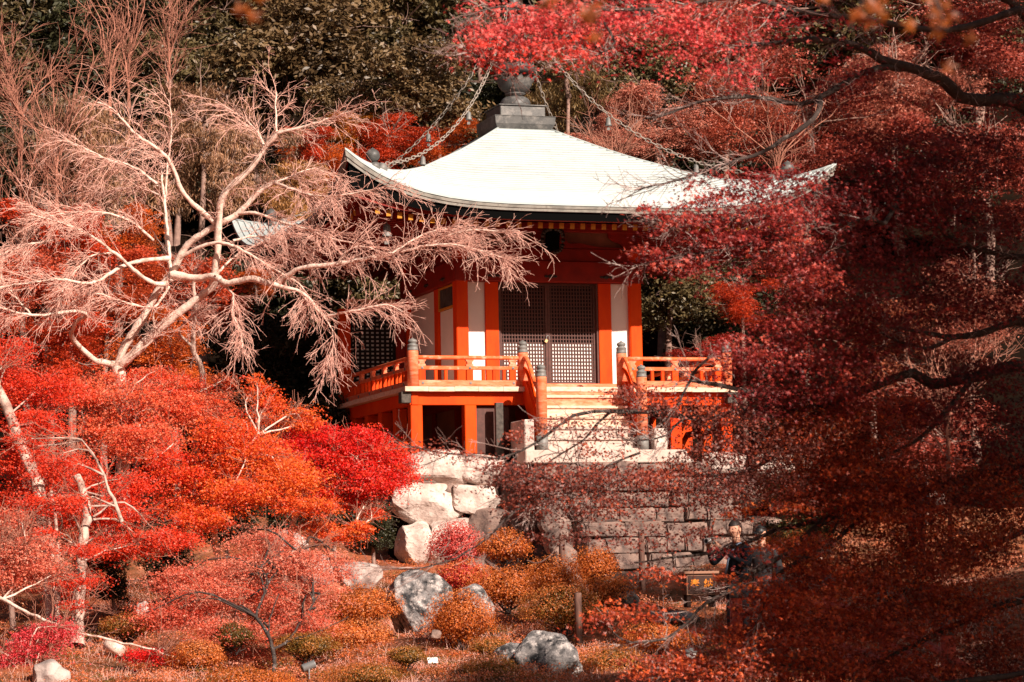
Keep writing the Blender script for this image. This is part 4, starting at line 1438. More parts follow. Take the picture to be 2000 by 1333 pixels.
# (proto, px, py, depth, radius px, colour, label)
forest = [
    ('ev0', 600, 95, 82, 165, GRN, 'large olive green evergreen rising at the top left of centre'),
    ('ev1', 780, 60, 84, 150, GRN2, 'dark evergreen at the top between the olive tree and the finial'),
    ('ev0', 830, 190, 78, 120, GRN, 'olive evergreen directly left of the finial'),
    ('ev1', 420, 40, 90, 150, GRN2, 'dark evergreen behind the pale bare trees at the top left'),
    ('ev1', 150, 20, 96, 190, DKG, 'very dark evergreen in the top left corner'),
    ('ev0', 330, 180, 84, 120, GRN2, 'green evergreen between the bare trees and the olive tree'),
    ('dr0', 400, 260, 76, 135, TAN, 'tan drooping-leaved evergreen behind the bare cherry'),
    ('dr0', 230, 330, 74, 150, TAN, 'tan drooping-leaved evergreen behind the left of the bare cherry'),
    ('dr0', 90, 300, 77, 140, (.24, .15, .08), 'dull green drooping evergreen at the left edge behind pink shrubs'),
    ('dr0', 500, 330, 73, 110, TAN, 'tan drooping-leaved evergreen close to the roof corner'),
    ('dr0', 560, 390, 72, 90, (.55, .26, .08), 'yellow orange bush behind the left roof tip'),
    ('mp0', 600, 290, 73, 55, RED, 'red orange maple tuft left of the roof corner, above the yellow bush'),
    ('ev0', 660, 240, 79, 90, GRN, 'small olive evergreen above the orange maple behind the roof'),
    ('mp0', 640, 330, 74, 85, ORG, 'orange maple behind the left part of the roof'),
    ('mp1', 760, 275, 76, 90, RED, 'red orange maple behind the roof orb'),
    ('mp0', 860, 290, 77, 75, ORG, 'orange maple between the roof slope and the finial base'),
    ('mp1', 700, 240, 78, 60, (.85, .3, .03), 'yellow orange maple tuft above the roof orb'),
    ('ev1', 940, 130, 84, 110, DKG, 'dark evergreen behind the finial'),
    ('dr0', 1110, 160, 76, 95, (.34, .22, .09), 'golden green drooping evergreen directly right of the finial'),
    ('ev0', 1230, 130, 82, 120, GRN2, 'dark green evergreen right of the finial under red leaves'),
    ('mp1', 1160, 290, 74, 85, PNK, 'pink maple behind the right slope of the roof'),
    ('mp0', 1280, 250, 77, 110, PNK, 'pale red maple behind the right roof slope farther up'),
    ('mp1', 1420, 210, 78, 130, (.7, .17, .10), 'dusty red maple behind the bare maple limbs'),
    ('mp0', 1580, 250, 80, 140, PRD, 'deep red maple at the upper right behind the foreground tree'),
    ('mp1', 1750, 180, 82, 160, PNK, 'pink red maple high behind the upper right limbs'),
    ('mp0', 1920, 330, 80, 160, PRD, 'dull red maple at the right edge behind the foreground'),
    ('mp0', 1450, 60, 88, 150, (.7, .15, .10), 'red maple at the top behind the foreground twigs'),
    ('ev1', 1640, 30, 92, 170, GRN2, 'dark evergreen at the top right behind red leaves'),
    ('mp1', 1900, 40, 90, 170, PRD, 'deep red maple in the top right corner'),
    ('ev0', 1310, 560, 73, 120, GRN2, 'dark green tree immediately right of the hall wall'),
    ('ev1', 1420, 500, 76, 130, DKG, 'dark tree under the right eave'),
    ('ev0', 1400, 660, 75, 110, DKG, 'dark shaded tree behind the right veranda rail'),
    ('mp0', 1450, 592, 70, 70, RED, 'bright red maple spray right of the dark green tree'),
    ('mp1', 1370, 700, 69, 65, (.62, .05, .03), 'crimson maple just behind the right veranda railing'),
    ('mp1', 1560, 520, 72, 100, (.7, .10, .05), 'red maple right of the hall behind the foreground tree'),
    ('mp0', 1700, 700, 68, 150, BRN, 'brown red maple behind the middle of the foreground tree'),
    ('mp1', 1900, 600, 68, 150, PNK, 'pink maple behind the foreground tree at the right edge'),
    ('mp0', 1800, 850, 62, 150, PRD, 'red maple low behind the foreground tree at the right'),
    ('mp1', 1600, 900, 60, 120, BRN, 'brown maple right of the stairs'),
    ('ev1', 1560, 1010, 52, 90, (.16, .15, .05), 'yellow green bush behind the two people'),
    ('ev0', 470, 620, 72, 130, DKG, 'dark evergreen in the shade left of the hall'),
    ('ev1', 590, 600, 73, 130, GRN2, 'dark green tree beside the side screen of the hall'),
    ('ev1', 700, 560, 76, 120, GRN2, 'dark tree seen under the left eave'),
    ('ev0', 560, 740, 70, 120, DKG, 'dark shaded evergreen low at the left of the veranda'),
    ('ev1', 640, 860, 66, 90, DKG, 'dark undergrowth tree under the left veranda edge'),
    ('mp0', 130, 470, 66, 120, RED, 'bright red maple behind the cherry at the left'),
    ('mp1', 260, 480, 68, 100, ORG, 'orange maple behind the middle of the cherry'),
    ('mp0', 40, 560, 62, 130, (.80, .15, .07), 'salmon red maple at the left edge behind cherry twigs'),
    ('mp1', 210, 600, 61, 120, (.80, .14, .04), 'orange red maple behind the cherry fork'),
    ('mp0', 370, 560, 66, 110, (.80, .12, .04), 'orange red maple behind the cherry crown'),
    ('mp1', 330, 690, 60, 110, ORG, 'orange maple behind the cherry trunk'),
    ('mp0', 100, 700, 58, 120, RED, 'red maple at the left below the long cherry limb'),
    ('mp1', 500, 540, 71, 50, ORG, 'small orange maple spray under the rear roof tip'),
]
for kd, px, py, d, rp, colr, lab in forest:
    plant(kd, px, py, d, rp, colr, lab, 'tree', TG)
ORD = ['leftmost', 'second', 'third', 'fourth', 'fifth', 'sixth', 'seventh', 'eighth', 'ninth', 'tenth', 'eleventh', 'twelfth', 'thirteenth', 'fourteenth', 'fifteenth', 'sixteenth', 'rightmost']
for i in range(17):
    px = 20 + i * 120
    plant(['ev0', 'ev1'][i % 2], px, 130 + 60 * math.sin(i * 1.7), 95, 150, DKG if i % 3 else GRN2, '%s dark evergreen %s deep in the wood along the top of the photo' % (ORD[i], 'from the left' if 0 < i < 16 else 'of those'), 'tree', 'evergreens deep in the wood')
for i in range(13):
    px = 40 + i * 150 if i < 9 else 1250 + (i - 8) * 150
    plant(['ev1', 'ev0'][i % 2], px, 330 + 40 * math.sin(i * 2.1), 84, 110, DKG, '%s dark evergreen %s on the lower slope behind the coloured maples' % (ORD[i] if i < 12 else 'rightmost', 'from the left' if 0 < i < 12 else 'of those'), 'tree', 'dark evergreens on the lower slope')
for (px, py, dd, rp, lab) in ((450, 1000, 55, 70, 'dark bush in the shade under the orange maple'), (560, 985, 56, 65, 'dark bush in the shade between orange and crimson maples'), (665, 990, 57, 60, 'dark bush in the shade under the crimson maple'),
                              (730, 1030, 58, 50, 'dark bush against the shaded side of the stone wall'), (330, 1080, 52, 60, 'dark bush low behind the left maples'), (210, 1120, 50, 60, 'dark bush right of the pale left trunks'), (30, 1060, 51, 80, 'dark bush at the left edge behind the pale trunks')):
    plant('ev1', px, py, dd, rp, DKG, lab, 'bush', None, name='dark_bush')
# hill above, outside the top of the frame
for i in range(34):
    d = rng.uniform(98, 130)
    px = -400 + i * 84
    c = W(px, 0, d)
    plant(['ev0', 'ev1', 'mp0', 'dr0'][i % 4], px, 1138 - (float(gz(c[0], d)) + 3.5) / d * 5400, d, rng.uniform(150, 200), [GRN2, DKG, PRD, GRN][i % 4],
          'tree high on the hill above the hall, above the frame of the photo', 'tree', 'trees higher up the hill')
# unseen evergreens added to shade the foreground maple, right garden and stairs
for i, (x, y, z, r) in enumerate(((13.5, 12.0, 8.5, 4.3), (18.0, 12.5, 11, 4.6), (15.0, 7.5, 12.5, 4.6), (11.0, 13.5, 4.2, 3.2), (20, 16, 8, 4.5), (9.5, 15.0, 6.8, 2.6), (17, 28, 9, 4.6), (19.5, 38, 9, 4.0), (13.1, 42.6, 7.2, 2.8))):
    src = protos['ev0' if i % 2 else 'ev1']
    t = src.copy()
    COL.objects.link(t)
    t.location = (x, y, -1.8)
    for ch in KIDS['ev0' if i % 2 else 'ev1']:
        k2 = ch.copy()
        COL.objects.link(k2)
        k2.parent = t
        s = r / 2.7
        k2.scale = (s, s, s)
        k2.location = (0, 0, z + 1.8)
        k2.color = (*GRN2, 1)
    wood('lower_trunk', [path_tube([(0, 0, -.4), (.2, .1, z * .5), (0, 0, z + 1.8)], .3, .15, 8, .8)[1]], 'bark_far', t)
    t.name = 'evergreen_tree'
    tag(t, 'unseen evergreen added right of the viewpoint to cast shade on the scene', 'tree', 'added shade trees right of the viewpoint')

# ------------------------------------------------------------------ bare pink trees, upper left
def bare_tree(px, py0, py1, d, label, spread=1.0, n=5, m='twig_far', lean=0.0, dens=1.0, group='pale bare trees at the upper left'):
    a, b = W(px, py0, d), W(px + lean, py1, d)
    t = empty('bare_tree', (a[0], a[1], a[2]))
    tag(t, label, 'tree', group)
    hgt = b[2] - a[2]
    parts = []
    tops = []
    for i in range(n):
        ang = rng.uniform(-1, 1) * spread * .45
        dx = hgt * ang
        pts = [(0, 0, -2.5), (0, 0, 0), (dx * .25, rng.normal(0, .1), hgt * .3), (dx * .7, rng.normal(0, .3), hgt * .65), (dx + (b[0] - a[0]), rng.normal(0, .4), hgt * rng.uniform(.85, 1.1))]
        P, g = path_tube(pts, .036, .010, 6, .3, .02)
        parts.append(g)
        idx = np.linspace(0, len(P) - 1, 14).astype(int)
        tops.append(P[idx])
    LP = np.array(tops)
    S, D, _ = along(LP, int(8 * dens), .4)
    L1 = sprout(S, side(D, .45) + [0, 0, .01], rng.uniform(.5, 1.5, len(S)), 6, -.05, .16)
    parts.append(tubes(L1, np.linspace(.014, .006, 6)[None] * np.ones((len(S), 1)), 3))
    S, D, _ = along(L1, int(5 * dens), .2)
    L2 = sprout(S, side(D, .55), rng.uniform(.2, .7, len(S)), 4, -.05, .2)
    parts.append(tubes(L2, np.linspace(.007, .004, 4)[None] * np.ones((len(S), 1)), 3))
    wood('branches', parts, m, t)
    return t


bare_tree(40, 240, 60, 74, 'pale pink bare tree with fanned twigs at the left edge', 1.6, 7, dens=1.5)
bare_tree(110, 330, 130, 72, 'pale pink bare tree fanning up behind the cherry, second from the left edge', 1.5, 7, dens=1.3)
bare_tree(215, 165, -40, 76, 'slender pale bare tree leaning left near the top left', 1.0, 5, lean=-40)
bare_tree(250, 150, -60, 78, 'slender upright pale bare tree near the top left', .8, 5, lean=-5)
bare_tree(330, 120, -30, 79, 'pink bare tree with fine twigs left of the olive evergreen', 1.5, 6, lean=20, dens=1.2)
bare_tree(40, 480, 280, 66, 'fine pink bare shrub at the left edge above the salmon maple', 1.9, 8, dens=1.5)
bare_tree(150, 430, 290, 67, 'thin leafless shrub behind the left cherry twigs', 1.6, 6)
bare_tree(1195, 330, 235, 71, 'pale twiggy bare tree behind the right roof slope', 1.8, 6, dens=1.0)
bare_tree(1520, 330, 170, 72, 'pale bare twiggy tree behind the upper right limbs', 2.2, 5, dens=1.0)
bare_tree(1850, 840, 690, 55, 'pale bare shrub behind the foreground maple at right', 2.0, 6)

# ------------------------------------------------------------------ bare cherry tree, traced limbs at real depth
CH = 51.0
cherry = empty('cherry_tree', tuple(W(238, 900, CH)))
tag(cherry, 'large leafless cherry tree with pale pink branches spreading over the roof corner', 'tree')
c0 = np.array(W(238, 900, CH))


def limb(pts, d0, d1, r0, r1, base=c0, sides=8, wob=.006):
    ds = np.linspace(d0, d1, len(pts))
    P3 = np.array([W(px, py, d) for (px, py), d in zip(pts, ds)]) - base
    return path_tube(P3, r0, r1, sides, .10, wob)


cl_ = [
    # (points, depth start, depth end, r0, r1, twig density, twigs from t)
    ([(240, 1010), (240, 850), (236, 760), (230, 716)], 51, 51, .16, .13, 0, 0),
    ([(230, 716), (259, 692), (315, 638), (368, 596), (413, 561), (420, 533), (426, 470), (428, 420), (438, 378), (490, 329), (515, 291), (541, 261)], 51, 49.5, .115, .045, 1, .55),
    ([(541, 261), (589, 249), (648, 231), (694, 214)], 49.5, 49, .04, .012, 3, .1),
    ([(541, 261), (538, 217), (540, 181)], 49.5, 50, .028, .01, 3, .1),
    ([(515, 284), (501, 256), (466, 224), (420, 200)], 49.5, 50.5, .025, .01, 3, .1),
    ([(229, 716), (245, 673), (287, 610), (308, 568), (333, 540), (350, 505), (368, 477), (385, 463), (420, 442), (466, 417), (505, 375), (534, 356)], 51, 50, .10, .05, .8, .5),
    ([(534, 356), (565, 368), (596, 378), (640, 384), (712, 374), (776, 363)], 50, 48.6, .035, .01, 4, .1),
    ([(534, 356), (570, 345), (610, 330), (660, 345)], 50, 51, .02, .008, 3, .1),
    ([(466, 417), (500, 417), (545, 432), (600, 448), (640, 465), (690, 475)], 50, 49, .035, .012, 3.5, .15),
    ([(336, 550), (328, 470), (322, 400), (316, 350), (312, 315), (270, 294), (240, 288)], 50.5, 52, .045, .012, 2.5, .35),
    ([(322, 400), (326, 330), (336, 245), (329, 195)], 51.3, 51, .03, .01, 2.5, .25),
    ([(420, 436), (378, 399), (354, 371), (340, 336), (326, 308), (298, 284), (259, 256), (221, 214), (190, 200)], 50.2, 48.8, .07, .014, 2.6, .35),
    ([(312, 382), (273, 368), (224, 371), (175, 389)], 51, 52, .025, .009, 3.5, .1),
    ([(308, 361), (266, 329), (210, 312), (168, 291), (126, 277)], 50.5, 51.5, .032, .01, 3.5, .1),
    ([(300, 470), (250, 430), (190, 415), (120, 420), (60, 430)], 49.5, 49, .03, .01, 3.5, .1),
    ([(336, 537), (385, 544), (420, 540), (441, 554), (490, 545), (536, 556), (561, 540), (589, 524), (648, 517), (700, 509), (766, 495), (832, 480), (880, 459), (925, 450), (975, 452), (1015, 452)], 50.5, 47.5, .085, .012, 3.0, .45),
    ([(832, 480), (880, 478), (925, 486), (958, 495), (995, 509)], 48, 47.6, .02, .007, 4, .1),
    ([(766, 495), (820, 462), (870, 448), (915, 455)], 48.2, 48.6, .018, .007, 4, .1),
    ([(658, 517), (680, 490), (712, 482), (745, 492)], 48.8, 48.4, .022, .008, 4, .2),
    ([(536, 556), (589, 572), (613, 596), (631, 617), (655, 614), (697, 606), (755, 596), (790, 612)], 49.2, 48, .045, .010, 3.0, .2),
    ([(631, 617), (648, 645), (650, 680), (641, 705)], 48.6, 48.6, .018, .006, 5, .1),
    ([(438, 558), (455, 575), (454, 610), (469, 645), (475, 680)], 50, 49.5, .03, .008, 5, .1),
    ([(350, 505), (392, 482), (438, 475), (483, 495), (518, 516), (547, 533), (590, 560), (600, 600)], 50.3, 49, .045, .010, 3.4, .3),
    ([(455, 470), (500, 462), (560, 478), (610, 500)], 49.8, 50.3, .022, .008, 4, .15),
    ([(326, 554), (301, 554), (273, 537), (252, 519), (224, 495), (175, 460), (116, 435), (60, 418)], 50.5, 48.5, .055, .012, 3, .35),
    ([(329, 505), (280, 509), (228, 526), (196, 547), (168, 554), (119, 547), (70, 551), (-20, 565)], 50.3, 48, .05, .012, 2.6, .3),
    ([(224, 495), (180, 500), (140, 540), (110, 590)], 49.5, 49, .02, .008, 4, .1),
    ([(224, 712), (189, 705), (158, 680), (140, 659), (147, 631), (168, 617), (151, 608), (105, 613), (63, 615), (-10, 600)], 51, 48.5, .07, .015, 2.4, .5),
    ([(250, 700), (300, 660), (300, 610), (330, 590), (330, 570)], 50.6, 50, .03, .01, 2, .3),
    ([(399, 780), (392, 715), (378, 687), (378, 645), (382, 596), (378, 558), (382, 526)], 52.5, 51.5, .075, .03, 1.4, .3),
    ([(374, 676), (350, 649), (368, 624), (400, 600)], 52, 51, .03, .012, 3, .2),
    ([(330, 560), (300, 600), (240, 590), (190, 575), (140, 590)], 50.3, 49.5, .03, .01, 3.5, .2),
    ([(420, 540), (460, 500), (520, 470), (560, 440)], 50, 51.3, .028, .01, 3, .2),
    ([(100, 470), (50, 480), (0, 500), (-40, 540)], 49, 48.5, .022, .01, 4, .1),
    ([(60, 615), (30, 580), (0, 540), (-30, 500)], 49, 48.5, .022, .01, 4, .1),
]
main_parts, twig_parts = [], []
S_all, D_all, = [], []
for pts, d0, d1, r0, r1, dens, t0 in cl_:
    P, g = limb(pts, d0, d1, r0 * .86 + .002, r1 * 1.0)
    main_parts.append(g)
    if dens:
        L_ = np.linalg.norm(np.diff(P, axis=0), axis=1).sum() * (1 - t0)
        n = int(L_ * dens * 5.2)
        ti = rng.uniform(t0, 1, n) * (len(P) - 1.001)
        i = ti.astype(int)
        S_all.append(P[i] + (P[i + 1] - P[i]) * (ti - i)[:, None])
        D_all.append((P[i + 1] - P[i]) / np.linalg.norm(P[i + 1] - P[i], axis=1, keepdims=True))
S, D = np.concatenate(S_all), np.concatenate(D_all)
D2 = D * 1.0 + rng.normal(0, .55, D.shape) * np.array([1, .9, .8])
L1 = sprout(S, D2, rng.uniform(.2, .95, len(S)) ** 1.3, 7, .055, .13)
twig_parts.append(tubes(L1, np.linspace(.0075, .0038, 7)[None] * np.ones((len(S), 1)), 3))
S, D, _ = along(L1, 6, .2)
L2 = sprout(S, side(D, .42) + [0, 0, -.01], rng.uniform(.08, .46, len(S)), 5, .06, .14)
twig_parts.append(tubes(L2, np.linspace(.0040, .0026, 5)[None] * np.ones((len(S), 1)), 3))
S, D, _ = along(L2, 2, .3)
L3 = sprout(S, side(D, .45), rng.uniform(.05, .18, len(S)), 3, .06, .15)
twig_parts.append(tubes(L3, np.linspace(.0034, .0026, 3)[None] * np.ones((len(S), 1)), 3))
wood('trunk', main_parts, 'bark_pink', cherry)
wood('twigs', twig_parts, 'twig_pink', cherry)
print('cherry twigs', len(L1), len(L2))


# ------------------------------------------------------------------ maples in the garden, left
def garden_maple(name, label, blobs, trunks, colors, size=.034, leafk='maple3', bark='bark_pink', seed_parts=None, twig=1.0, twigm='twig_far', jit=.2, group=None):
    base = np.array(trunks[0][0][0]) if trunks else np.array(blobs[0][:3])
    t = empty(name, tuple(base))
    tag(t, label, 'tree', group)
    blobs2 = [(b[0] - base[0], b[1] - base[1], b[2] - base[2], *b[3:]) for b in blobs]
    parts = []
    for pts, r0, r1 in trunks:
        P, g = path_tube(np.array(pts) - base, r0, r1, 9, .12, .008)
        parts.append(g)
        lastP = P
        # limbs towards the leaf masses
    tw = []
    if trunks and twig > 0:
        allP = np.concatenate([smooth_path(np.array(p) - base, .2) for p, _, _ in trunks])
        for b in blobs2:
            c_ = np.array(b[:3])
            for _ in range(max(1, int(2 * twig))):
                tgt = c_ + rng.normal(0, .35, 3) * np.array(b[3:6])
                dist = np.linalg.norm(allP - tgt, axis=1) + rng.uniform(0, .6, len(allP)) + 1.2 * np.maximum(0, allP[:, 2] - tgt[2])
                s0 = allP[int(np.argmin(dist))]
                mid = (s0 + tgt) / 2 + rng.normal(0, .12, 3) + np.array([0, 0, .12])
                P, g = path_tube([s0, mid, tgt], .022, .007, 5, .2, .01)
                parts.append(g)
                idx = np.linspace(0, len(P) - 1, 6).astype(int)
                tw.append(P[idx])
    if tw:
        LP = np.array(tw)
        S, D, _ = along(LP, int(9 * twig) + 1, .3)
        L1 = sprout(S, side(D, .5), rng.uniform(.2, .7, len(S)), 5, -.01, .16)
        S, D, _ = along(L1, 4, .2)
        L2 = sprout(S, side(D, .5), rng.uniform(.1, .35, len(S)), 3, -.01, .16)
        wood('twigs', [tubes(L1, np.linspace(.007, .0035, 5)[None] * np.ones((len(L1), 1)), 3), tubes(L2, np.linspace(.004, .0028, 3)[None] * np.ones((len(L2), 1)), 3)], twigm, t)
    if parts: wood('trunk', parts, bark, t)
    crown('crown', blobs2, 'maple', leafk, size, colors, 'leaf', t, jit)
    return t


c_red = [(.78, .016, .010), (.84, .035, .010), (.86, .075, .018), (.84, .15, .04)]
c_org = [(.80, .04, .014), (.84, .085, .015), (.86, .14, .02), (.86, .20, .03)]
c_dul = [(.62, .035, .012), (.76, .07, .02), (.82, .13, .04), (.82, .24, .12)]
c_pnk = [(.60, .055, .025), (.72, .12, .06), (.78, .23, .14), (.80, .38, .27)]
c_crim = [(.70, .010, .010), (.84, .018, .012), (.88, .05, .015)]

d = 48.5
garden_maple('maple_tree', 'bright crimson maple reaching towards the left corner of the stone wall', [
    B(700, 860, 60, 30, d, 5200, .3), B(760, 895, 42, 30, d - .3, 3800, .5), B(660, 905, 70, 40, d, 6500, .4), B(735, 935, 60, 30, d - .5, 4800, .4),
    B(610, 850, 60, 25, d + .3, 4000, .2), B(690, 975, 50, 20, d, 2200, .7), B(640, 955, 50, 25, d, 3000, .6), B(785, 925, 28, 22, d, 1500, .7), B(560, 880, 50, 28, d, 3200, .1)],
    [([W(560, 1085, 50), W(575, 1010, 49.6), W(600, 960, 49), W(650, 920, 48.6), (W(720, 905, 48.4))], .07, .02)], c_crim + [(.86, .09, .02)], .032)
d = 47.5
garden_maple('maple_tree', 'orange maple in the middle of the left garden next to the crimson one', [
    B(500, 890, 75, 45, d, 8000, .6), B(560, 930, 70, 35, d - .4, 6000, .75), B(440, 850, 65, 40, d, 6000, .4), B(480, 960, 80, 30, d - .6, 6000, .55), B(390, 930, 70, 40, d, 6000, .35),
    B(520, 800, 40, 42, d + 1.5, 2600, .5), B(500, 755, 22, 30, d + 1.5, 1000, .5), B(590, 815, 40, 25, d + 1, 1800, .6), B(400, 1010, 60, 26, d - .8, 3600, .5), B(600, 985, 60, 20, d - .6, 3000, .6),
    B(350, 980, 50, 30, d, 3000, .3), B(330, 905, 45, 40, d, 3600, .2)],
    [([W(430, 1120, 49), W(420, 1040, 48.5), W(440, 960, 48), W(470, 900, 47.6), W(505, 850, 47.6)], .065, .02), ([W(420, 1040, 48.5), W(380, 980, 48), W(350, 930, 47.7), W(300, 880, 47.8)], .04, .015)], c_org, .032)
d = 50
garden_maple('maple_tree', 'red orange maple below the cherry fork', [
    B(260, 790, 70, 40, d, 6000, .4), B(330, 800, 60, 45, d, 6000, .4), B(200, 840, 60, 45, d, 5500, .3), B(380, 800, 50, 35, d, 4200, .3), B(280, 860, 75, 40, d - 1, 7000, .5), B(350, 760, 60, 30, d + .5, 3500, .6),
    B(420, 790, 40, 30, d + .5, 2500, .3), B(170, 770, 60, 30, d, 4500, .35), B(230, 740, 50, 24, d + 1, 2500, .6), B(300, 735, 60, 22, d + 1, 2500, .7), B(440, 750, 20, 24, d + 1.5, 800, .4)],
    [([W(215, 1040, 51), W(212, 960, 50.6), W(200, 900, 50.2), W(175, 860, 50)], .05, .02), ([W(212, 960, 50.6), W(250, 900, 50), W(270, 840, 49.8)], .04, .015)], c_dul[1:] + c_org[:2], .032)
d = 45.5
garden_maple('maple_tree', 'red maple with two pale trunks in the left garden', [
    B(60, 900, 75, 40, d + 1.1, 6500, .3), B(130, 930, 80, 45, d + 1.1, 8000, .4), B(30, 980, 60, 40, d + 1.1, 5000, .2), B(110, 1010, 80, 35, d + .9, 6500, .35), B(230, 1000, 60, 35, d + .9, 5000, .5), B(200, 1060, 70, 30, d + .9, 5200, .3),
    B(270, 1060, 60, 25, d + .9, 4000, .6), B(330, 1050, 55, 22, d + .9, 3200, .6), B(60, 830, 60, 35, d + .8, 4500, .4), B(20, 740, 50, 50, d + 1, 4200, .3), B(100, 760, 60, 40, d + 1, 4500, .3), B(160, 1130, 50, 22, d + .9, 2600, .2),
    B(120, 1150, 40, 18, d + .9, 1800, .1), B(250, 950, 50, 30, d + 1.1, 3500, .45), B(135, 985, 45, 20, d - 1.2, 1500, .4), B(165, 1075, 42, 16, d - 1.2, 1200, .3), B(60, 985, 45, 26, d - 1.0, 1700, .3), B(95, 905, 55, 28, d - .8, 2300, .4), B(130, 1135, 50, 16, d - 1.4, 1200, .2), B(40, 860, 35, 16, d - .8, 800, .4), B(80, 1040, 35, 14, d - 1.3, 700, .3), B(150, 1180, 30, 9, d - 1.4, 350, .2), B(20, 680, 50, 30, d + 2, 2600, .2)],
    [([W(150, 1262, 44.5), W(155, 1150, 45), W(163, 1050, 45.3), W(170, 990, 45.6), W(150, 930, 45.8)], .125, .06),
     ([W(105, 1240, 45.2), W(95, 1090, 45.8), W(82, 1010, 46), W(75, 950, 46), (W(45, 880, 46)), W(10, 790, 46), W(-20, 740, 46)], .13, .085),
     ([W(112, 1210, 45), W(112, 1060, 45.5), W(100, 960, 45.8)], .05, .025),
     ([W(238, 1020, 45), W(215, 960, 45), W(190, 900, 45), W(160, 860, 45)], .035, .012)], c_dul[:2] + c_red[1:3] + [(.80, .14, .07)], .030, bark='bark_mid')
d = 42.5
garden_maple('maple_tree', 'dusty pink maple low at the left edge of the photo', [
    B(40, 1075, 70, 35, d, 5000, .6), B(20, 1130, 60, 25, d, 3500, .5), B(85, 1110, 50, 22, d, 2600, .5), B(10, 1020, 40, 30, d + .5, 2600, .5)],
    [([W(-60, 1300, 42), W(-40, 1180, 42.3), W(0, 1110, 42.5), W(50, 1085, 42.5)], .05, .015), ([W(-30, 1150, 42), W(60, 1200, 41.5), W(150, 1235, 41), W(300, 1270, 40.8), W(400, 1310, 40.8)], .03, .012)], c_pnk, .028, twig=1.5)
d = 40.5
garden_maple('maple_shrub', 'low pink red maple spray in the bottom left corner', [
    B(80, 1250, 55, 28, d, 3600, .5), B(20, 1290, 45, 30, d, 2800, .4), B(50, 1320, 60, 20, d - .2, 2800, .3), B(110, 1225, 40, 20, d, 1800, .6)],
    [([W(30, 1345, d), W(50, 1300, d), W(80, 1260, d)], .02, .008)], [(.60, .02, .04), (.78, .06, .07), (.82, .16, .15)], .026)
garden_maple('maple_shrub', 'small crimson maple spray on the ground right of the cut log', [
    B(290, 1278, 42, 14, 41, 2200, .3), B(330, 1285, 26, 10, 41, 900, .4)], [([W(300, 1310, 41), W(295, 1280, 41)], .012, .006)], c_crim, .024)
d = 43
garden_maple('maple_tree', 'small dusty pink maple with dark crooked stems at the bottom left of centre', [
    B(520, 1060, 70, 35, d + 1, 5100, .6), B(470, 1110, 80, 35, d + .5, 6120, .55), B(590, 1100, 60, 32, d, 4420, .6), B(420, 1160, 80, 35, d, 6460, .5), B(530, 1165, 80, 40, d, 6460, .5),
    B(350, 1130, 60, 30, d + .5, 4420, .4), B(620, 1160, 50, 35, d, 2890, .7), B(330, 1200, 70, 30, d - .3, 4760, .3), B(450, 1230, 70, 26, d - .8, 4080, .4), B(590, 1215, 60, 28, d - .5, 3060, .4), B(660, 1110, 40, 30, d + 1, 2040, .7)],
    [([W(536, 1328, 40.8), W(533, 1270, 41.2), W(522, 1235, 41.6), W(500, 1205, 42), W(508, 1180, 42.3), (W(524, 1140, 42.6)), W(510, 1110, 43)], .036, .016),
     ([W(533, 1268, 41.3), W(565, 1250, 41.8), W(590, 1210, 42.2), W(625, 1160, 42.6)], .024, .010), ([W(524, 1140, 42.6), W(560, 1095, 43), W(600, 1060, 43.2)], .016, .008),
     ([W(524, 1240, 41.6), W(528, 1210, 42), W(545, 1160, 42.4)], .014, .008), ([W(560, 1255, 41.8), (W(620, 1235, 42)), W(680, 1205, 42.4)], .014, .007)],
    c_pnk[:3] + [(.80, .30, .2)], .026, bark='bark_dark', twig=1.0)
d = 44.5
garden_maple('maple_tree', 'orange red maple branch tips hanging below the crimson tree', [
    B(660, 1045, 50, 16, d + 3, 2200, .6), B(700, 1030, 30, 14, d + 3, 1300, .5), B(620, 1030, 40, 14, d + 3, 1300, .6), B(725, 1000, 22, 14, d + 3.5, 900, .4)],
    [([W(600, 1130, 48), W(640, 1070, 47.6), W(690, 1035, 47.5)], .022, .008)], c_org, .030)


